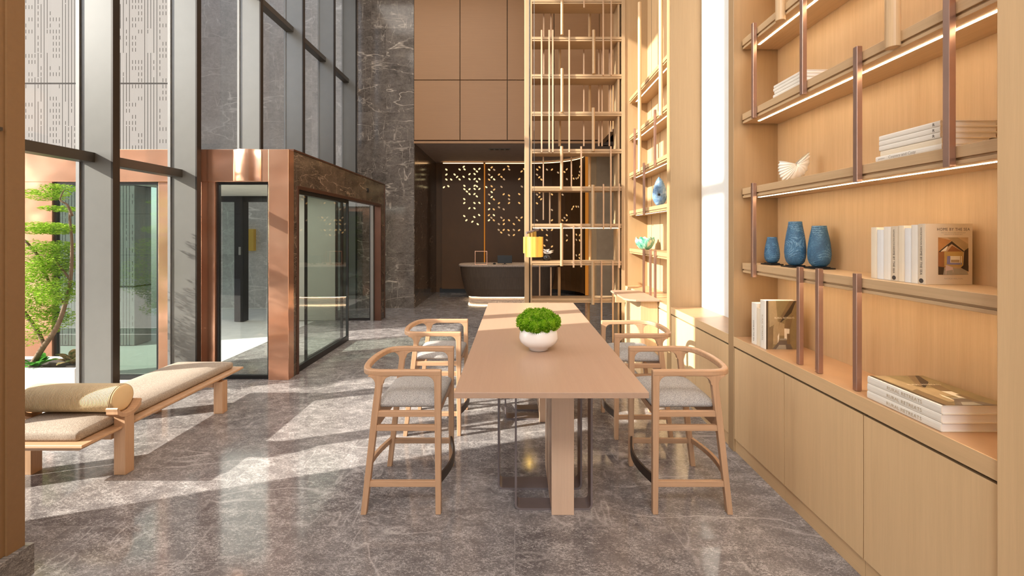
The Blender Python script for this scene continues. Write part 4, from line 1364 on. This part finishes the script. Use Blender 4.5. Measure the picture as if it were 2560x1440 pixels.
def fan_shell(name, label, cat, loc, outline, depth, mat_, ribs, amp, hole_mat=None, yaw=0.0):
    """ribbed shell: outline points (x, z) around a centre, bulging forwards and backwards"""
    t_ = thing(name, label, cat, loc, (0, 0, yaw))
    m_ = MB()
    closed = outline[0] == outline[-1]
    pts_ = smooth_path([(x, 0, z) for x, z in outline], 10)
    n_ = len(pts_)
    rad = [0.06, 0.2, 0.4, 0.6, 0.8, 0.93, 1.0]
    sides = []
    for sgn in (-1, 1):
        g_ = []
        for i, p in enumerate(pts_):
            row = []
            for q in rad:
                rid = amp * math.cos(2 * PI * ribs * i / (n_ - 1)) * q
                y = sgn * (depth * (1 - q ** 2.2) ** 0.8 * (0.35 + 0.65 * (q ** 0.3)) + 0.004 + rid * (1 - q * .4))
                k = q * (1 + (0.03 * math.cos(2 * PI * ribs * i / (n_ - 1)) if q > 0.95 else 0))
                row.append(m_.b.verts.new((p.x * k, y, p.z * k)))
            g_.append(row)
        sides.append(g_)
        for i in range(n_ - 1):
            for j in range(len(rad) - 1):
                m_.face([g_[i][j], g_[i + 1][j], g_[i + 1][j + 1], g_[i][j + 1]])
    for i in range(n_ - 1):
        m_.face([sides[0][i][-1], sides[0][i + 1][-1], sides[1][i + 1][-1], sides[1][i][-1]])
        m_.face([sides[0][i][0], sides[0][i + 1][0], sides[1][i + 1][0], sides[1][i][0]])
    if not closed:
        for i in (0, n_ - 1):
            for j in range(len(rad) - 1):
                m_.face([sides[0][i][j], sides[0][i][j + 1], sides[1][i][j + 1], sides[1][i][j]])
    m_.build('shell_body', mat_, t_, smooth=True)
    if hole_mat:
        MB().tube([(0, -depth * 0.9 - 0.008, 0), (0, depth * 0.9, 0)], 0.014, 14).build('centre_hole', hole_mat, t_)
    return t_
k = 0.00018
o_l = [(-570, 140), (-600, -20), (-600, -160), (-575, -300), (-530, -430), (-430, -550), (-260, -548), (90, -480), (300, -360), (430, -140), (505, 220), (490, 400), (470, 440)]
t_ = fan_shell('shell_sculpture', 'white ribbed shell sculpture on the middle bookcase shelf', 'sculpture', (1.83, 2.87, 1.99 + 0.107), [(x * k, z * k) for x, z in o_l], 0.035, plain('white_shell', (0.78, 0.76, 0.68), 0.45, 0, 0.05), 15, 0.0035, None, R(0))
def blue_shell_mat():
    t = NT('blue_ribbed_glaze')
    n_ = t.noise(t.obj(), 14, 4, 0.6, 0.5)
    c = t.ramp(n_, [(0.35, (0.05, 0.13, 0.27)), (0.55, (0.17, 0.30, 0.47)), (0.75, (0.45, 0.55, 0.66))])
    t.bsdf(c, 0.4)
    return t.m
kk = 5.53 / F / 6.0
ob = [(10, 265), (60, 225), (105, 130), (128, 20), (125, -60), (95, -125), (40, -160), (0, -168), (-40, -140), (-75, -70), (-82, 10), (-65, 110), (-30, 205), (10, 265)]
fan_shell('shell_plate', 'blue ribbed shell sculpture standing on the far shelves', 'sculpture', (1.80, 5.53, 1.99 + 176 * kk), [(x * kk, z * kk) for x, z in ob], 0.045, blue_shell_mat(), 40, 0.0016, M['black'])
# green sculptural bowl
def green_mat():
    t = NT('green_marbled_glaze')
    n_ = t.noise(t.obj(), 9, 3, 0.55, 1.2)
    c = t.ramp(n_, [(0.36, (0.03, 0.20, 0.13)), (0.52, (0.22, 0.46, 0.32)), (0.62, (0.72, 0.78, 0.60))])
    t.bsdf(c, 0.3)
    return t.m
gb_ = thing('green_bowl', 'green and cream petal bowl on the far shelves', 'bowl', (1.795, 6.06, 1.43))
mb = MB()
N_ = 40
prof = [(0.05, 0.0), (0.085, 0.02), (0.118, 0.07), (0.128, 0.115), (0.112, 0.16), (0.104, 0.158), (0.116, 0.115), (0.104, 0.07), (0.06, 0.03)]
rings = []
for i, (r_, z_) in enumerate(prof):
    ring = []
    for q in range(N_):
        a = 2 * PI * q / N_
        amp = z_ / 0.16
        rr_ = r_ * (1 + 0.16 * amp * math.sin(3 * a + 0.6) + 0.05 * amp * math.sin(7 * a))
        ring.append((rr_ * math.cos(a), rr_ * math.sin(a), z_ * (1 + 0.11 * amp * math.sin(5 * a + 1.0))))
    rings.append(ring)
mb.loft(rings)
mb.build('bowl_body', green_mat(), gb_, smooth=True)
pt = MB()
for q in range(4):
    a = q * 1.7 + 0.4
    d = Vector((math.cos(a), math.sin(a), 0))
    s_ = Vector((-d.y, d.x, 0))
    c0 = d * 0.05 + Vector((0, 0, 0.06))
    ring0 = [c0 - s_ * 0.05, c0 + s_ * 0.05, c0 + s_ * 0.035 + d * 0.03 + Vector((0, 0, 0.09)), c0 + d * 0.045 + Vector((0, 0, 0.115)), c0 - s_ * 0.035 + d * 0.03 + Vector((0, 0, 0.09))]
    pt.hexa([tuple(p) for p in ring0], [tuple(p - d * 0.008) for p in ring0])
pt.build('petal', green_mat(), gb_)

# ------------------------------------------------------------------ books
M['cream'] = plain('cream_cover', (0.80, 0.70, 0.54), 0.5, 0, 0.03)
M['offwhite'] = plain('off_white_cover', (0.82, 0.78, 0.70), 0.5, 0, 0.03)
M['cool'] = plain('cool_white_cover', (0.78, 0.79, 0.79), 0.45, 0, 0.02)
M['beige'] = plain('beige_cover', (0.68, 0.58, 0.44), 0.5, 0, 0.03)
M['pages'] = None
def pages_mat():
    t = NT('book_pages')
    w_ = t.n('ShaderNodeTexWave', wave_type='BANDS', bands_direction='Z')
    t.l(t.obj(), w_.inputs['Vector'])
    w_.inputs['Scale'].default_value = 160
    t.bsdf(t.ramp(w_.outputs['Fac'], [(0.0, (0.74, 0.73, 0.71)), (1.0, (0.88, 0.87, 0.85))]), 0.8)
    return t.m
M['pages'] = pages_mat()
M['ink'] = plain('dark_ink', (0.06, 0.05, 0.045), 0.6)
M['ink_grey'] = plain('grey_ink', (0.34, 0.31, 0.28), 0.6)
M['ink_gold'] = plain('pale_gold_ink', (0.50, 0.40, 0.26), 0.4)
M['ink_cream'] = plain('cream_ink', (0.82, 0.72, 0.52), 0.5)
def flat(name, c):
    return plain(name, c, 0.5, 0, 0.12, 18)
PIC = {n_: flat('print_' + n_, c_) for n_, c_ in dict(brown=(0.20, 0.13, 0.06), olive=(0.26, 0.19, 0.085), tan=(0.40, 0.29, 0.15), dark=(0.055, 0.034, 0.018), pale=(0.80, 0.72, 0.55), floor=(0.15, 0.115, 0.085),
       orange=(0.46, 0.22, 0.075), sand=(0.52, 0.36, 0.20), yellow=(0.50, 0.33, 0.10), blue=(0.22, 0.22, 0.42), grey=(0.34, 0.31, 0.24), rust=(0.30, 0.12, 0.04), pink=(0.62, 0.47, 0.42)).items()}
def book(label, loc, rot, W, Hh, T, cover, group, cat='book'):
    """spine along y at x = 0, front cover facing +z"""
    b_ = thing('book', label, cat, loc, rot, group)
    t_ = 0.0028
    c_ = MB()
    c_.box(0.004, W, 0, Hh, 0, t_).box(0.004, W, 0, Hh, T - t_, T)
    sp = [(0.006, 0), (0.0012, T * 0.06), (0.0, T * 0.3), (0.0, T * 0.7), (0.0012, T * 0.94), (0.006, T), (0.006, T - t_ * .5), (0.0042, T * .5), (0.006, t_ * .5)]
    c_.hexa([(p[0], 0, p[1]) for p in sp], [(p[0], Hh, p[1]) for p in sp])
    c_.build('cover', cover, b_)
    bx(0.006, W - 0.004, 0.003, Hh - 0.003, t_, T - t_).build('pages', M['pages'], b_)
    return b_
def spine_text(b_, s_, size, frac, T, Hh, m, name='spine_lettering', sp=1.0, lift=0.0008):
    return lettering(s_, size, (0, Hh * (1 - frac), T / 2 - size * 0.34), (0, -1, 0), (0, 0, 1), m, b_, name, 'LEFT', sp, lift)
def quad_picture(b_, T, polys, name='cover_picture'):
    names = []
    m_ = MB()
    for i, (key, pts_) in enumerate(polys):
        if key not in names:
            names.append(key)
        m_.k = names.index(key)
        m_.poly([(x, y, T + 0.0004 + 0.00008 * i) for x, y in pts_])
    return m_.build(name, [PIC[n_] for n_ in names], b_)
def rural_cover(b_, W, Hh, T):
    S = lambda u, w_: (W * (0.03 + 0.97 * u), Hh * w_)
    q = lambda *p: [S(*a) for a in p]
    quad_picture(b_, T, [('olive', q((0, 0), (1, 0), (1, 1), (0, 1))), ('dark', q((0, 0), (.05, 0), (.06, 1), (0, 1))), ('brown', q((.05, 0), (.20, 0), (.22, .45), (.07, .6))),
        ('tan', q((.10, .45), (.36, .55), (.30, 1), (.08, 1))), ('brown', q((.40, .62), (.42, .52), (.98, 1), (.72, 1))), ('dark', q((.45, .58), (.42, .53), (.78, .75), (.92, 1), (.86, 1))),
        ('tan', q((.36, .28), (.56, .28), (.56, .52), (.42, .56))), ('brown', q((.56, .42), (.78, .42), (.86, .72), (.60, .60))), ('olive', q((.80, 0), (1, 0), (1, 1), (.94, 1), (.74, .42))),
        ('pale', q((.56, .21), (.70, .20), (.72, .42), (.56, .43))), ('tan', q((.22, .10), (.36, .10), (.40, .56), (.28, .60), (.22, .42))), ('pale', q((.36, .12), (.40, .22), (.40, .34), (.35, .26))),
        ('floor', q((.18, 0), (.82, 0), (.70, .18), (.42, .18))), ('grey', q((.42, .19), (.64, .19), (.62, .22), (.42, .22))), ('brown', q((.64, .11), (.74, .10), (.74, .32), (.64, .32))), ('grey', q((.30, 0), (.62, 0), (.60, .09), (.40, .09)))])
    lettering('RURAL RETREATS', Hh * 0.052, (W * 0.57, Hh * 0.630, T + 0.0018), (1, 0, 0), (0, 1, 0), M['ink_cream'], b_, 'title_lettering', 'CENTER', 1.0)
SX = (R(90), 0, 0)                                   # standing: height up, cover to the eye
# upright row on the vase shelf: spines x=1.765, far to near
yy = 2.187
seq = [('cream', 'cream', 0.040, 0.250), ('white', 'cool', 0.041, 0.238), ('white', 'offwhite', 0.044, 0.252), ('home', 'beige', 0.042, 0.254),
       ('cream', 'cream', 0.036, 0.256), ('white', 'cool', 0.036, 0.244), ('white', 'offwhite', 0.036, 0.258), ('home', 'beige', 0.038, 0.262)]
tot = sum(s_[2] for s_ in seq)
sc1 = (2.187 - 1.896) / tot
labs = ['cream blank-spined book, leftmost of the upright row beside the vases', 'short white book, second from the left in the upright row', 'white book with a dark monogram, left of the first beige spine in the row', 'beige book with lettered spine in the middle of the upright row',
        'cream blank-spined book right of the first beige spine in the row', 'short white book in the right half of the upright row', 'white book with a monogram touching the last beige book of the row', 'beige book showing its cover with a timber house picture']
SPX = 1.768
for i, (kind, mt, th, hh) in enumerate(seq):
    T = th * sc1 - 0.0008
    W = 0.205
    b_ = book(labs[i], (SPX, yy, 1.43), SX, W, hh, T, M[mt], 'upright books on the vase shelf')
    yy -= th * sc1
    if kind == 'home':
        spine_text(b_, 'NATALIE WALTON', 0.0092, 0.06, T, hh, M['ink'], sp=0.95)
        spine_text(b_, 'HOME BY THE SEA', 0.0145, 0.37, T, hh, M['ink'], sp=1.05)
        m_ = MB()
        cyl = [(-0.0009, hh * 0.055 + 0.010 * math.cos(t), T / 2 + 0.010 * math.sin(t)) for t in (2 * PI * k_ / 20 for k_ in range(20))]
        m_.hexa([(0.001, p[1], p[2]) for p in cyl], cyl)
        m_.build('publisher_mark', M['ink'], b_)
    elif mt == 'offwhite':
        lettering('R', 0.022, (0, hh * 0.06, T * .75), (0, 0, -1), (0, 1, 0), M['ink'], b_, 'monogram', 'LEFT', 1, 0.0008)
    if i == 7:
        W0, W1 = 0.22, 0.96
        lettering('HOME BY THE SEA', 0.0175, (W * 0.595, hh * 0.885, T), (1, 0, 0), (0, 1, 0), M['ink'], b_, 'title_lettering', 'CENTER', 1.08, 0.0008, 0.92)
        lettering('THE SURF SHACKS AND HINTERLAND', 0.0062, (W * 0.595, hh * 0.842, T), (1, 0, 0), (0, 1, 0), M['ink_grey'], b_, 'subtitle_lettering', 'CENTER', 1.0)
        lettering('HIDEAWAYS OF BYRON BAY', 0.0062, (W * 0.595, hh * 0.815, T), (1, 0, 0), (0, 1, 0), M['ink_grey'], b_, 'subtitle_lettering', 'CENTER', 1.0)
        lettering('NATALIE WALTON', 0.0085, (W * 0.595, hh * 0.085, T), (1, 0, 0), (0, 1, 0), M['ink_grey'], b_, 'author_lettering', 'CENTER', 1.1)
        S = lambda u, w_: (W * (0.275 + 0.635 * u), hh * (0.16 + 0.615 * w_))
        q = lambda *p: [S(*a) for a in p]
        quad_picture(b_, T, [('sand', q((0, 0), (1, 0), (1, 1), (0, 1))), ('tan', q((.3, 1), (.65, 1), (1, .82), (1, .6), (.45, .9))), ('orange', q((0, .6), (.45, .92), (0, 1))), ('rust', q((0, .2), (.3, .2), (.3, .62), (0, .62))),
            ('dark', q((.02, .62), (.45, .90), (.85, .64), (.85, .60), (.45, .82), (.06, .6))), ('rust', q((.30, .62), (.46, .78), (.80, .62))), ('pale', q((.08, .62), (.32, .78), (.26, .64))), ('yellow', q((.20, .22), (.82, .22), (.82, .62), (.20, .62))),
            ('dark', q((.82, .1), (1, .1), (1, .72), (.86, .64))), ('pale', q((.40, .30), (.78, .30), (.78, .50), (.40, .50))), ('blue', q((.28, .28), (.40, .28), (.40, .50), (.30, .50))), ('blue', q((.34, .27), (.78, .27), (.78, .32), (.34, .32))),
            ('tan', q((.42, .33), (.70, .33), (.70, .40), (.42, .40))), ('yellow', q((.72, .28), (.745, .28), (.745, .5), (.72, .5))), ('grey', q((0, 0), (1, 0), (.9, .16), (.3, .18), (0, .1))), ('dark', q((0, 0), (.16, 0), (.2, .2), (0, .22))),
            ('dark', q((.74, .19), (1, .08), (1, .25), (.82, .25))), ('pink', q((.24, .10), (.48, .13), (.48, .20), (.28, .26), (.24, .26))), ('pink', q((.24, 0), (.26, 0), (.26, .12), (.24, .12))), ('pink', q((.475, .06), (.49, .06), (.49, .16), (.475, .16)))])
# upright books on the ledge by the divider
yy = 3.146
for i, (mt, th, hh, W, lab) in enumerate((('offwhite', 0.066, 0.290, 0.20, 'slim off-white book standing leftmost on the ledge by the divider'), ('cream', 0.048, 0.262, 0.19, 'short cream book wedged between two taller books on the ledge'), ('offwhite', 0.066, 0.326, 0.225, 'tall book with a brown attic photo on its cover, on the ledge'))):
    b_ = book(lab, (1.688 if i == 2 else 1.69, yy, 0.87), SX, W, hh, th - 0.001, M[mt], 'upright books on the ledge')
    yy -= th
    if i == 2:
        spine_text(b_, 'RURAL RETREATS', 0.022, 0.30, th, hh, M['ink_gold'])
        rural_cover(b_, W, hh, th - 0.001)
    elif i == 0:
        spine_text(b_, 'HOME BY THE SEA', 0.018, 0.42, th, hh, M['ink'])
# flat stack on the ledge
z = 0.87
for i in range(3):
    b_ = book(('bottom', 'middle', 'topmost')[i] + ' large white book of the flat stack on the near ledge', (1.673 + 0.001 * i, 1.728, z), (0, 0, 0), 0.262, 0.362, 0.0345, M['offwhite'], 'flat stack of large books on the ledge')
    spine_text(b_, 'RURAL RETREATS', 0.021, 0.30, 0.0345, 0.362, M['ink_gold'], sp=1.05)
    if i == 2:
        rural_cover(b_, 0.262, 0.362, 0.0345)
    z += 0.0347
# flat stack on shelf at 1.99
z = 1.99
for i, (x, y, W, L, T, mt, lab) in enumerate(((1.722, 1.775, 0.21, 0.325, 0.0235, 'offwhite', 'bottom lettered book of the five-book stack'), (1.732, 1.785, 0.20, 0.300, 0.026, 'cream', 'thick cream book, second from the bottom of the five-book stack'),
        (1.730, 1.790, 0.235, 0.300, 0.0235, 'offwhite', 'white book in the middle of the five-book stack'), (1.730, 1.790, 0.235, 0.300, 0.0235, 'offwhite', 'white book, second from the top of the five-book stack'), (1.730, 1.790, 0.235, 0.300, 0.0235, 'offwhite', 'topmost white book of the five-book stack'))):
    b_ = book(lab, (x, y, z), (0, 0, 0), W, L, T, M[mt], 'flat stack of five books on the middle shelf')
    if i == 0:
        spine_text(b_, 'Country and Cozy', 0.0185, 0.22, T, L, M['ink_grey'])
        spine_text(b_, 'gestalten', 0.010, 0.05, T, L, M['ink_grey'])
    if i >= 2:
        lettering('R', 0.018, (0, L * 0.11, T * .22), (0, -1, 0), (0, 0, 1), M['ink'], b_, 'monogram', 'LEFT', 1, 0.0008)
    z += T + 0.0002
# flat stack on shelf at 2.55
z = 2.55
for i, (y, L, T, W, lab) in enumerate(((2.62, 0.315, 0.0215, 0.15, 'bottom book of the stack on the upper shelf'), (2.635, 0.285, 0.021, 0.155, 'second book from the bottom of the stack on the upper shelf'), (2.632, 0.300, 0.0205, 0.165, 'third book from the bottom of the stack on the upper shelf'), (2.632, 0.295, 0.0185, 0.18, 'topmost book of the stack on the upper shelf'))):
    b_ = book(lab, (1.722, y, z), (0, 0, 0), W, L, T, M['offwhite'], 'flat stack of four books on the upper shelf')
    z += T + 0.0002
# everything that stands on a shelf or ledge rests a hair above it
for o in scene.objects:
    if o.parent is None and o.get('category') in ('book', 'vase', 'bowl', 'plant', 'stand', 'monitor', 'bell'):
        o.location.z += 0.0008
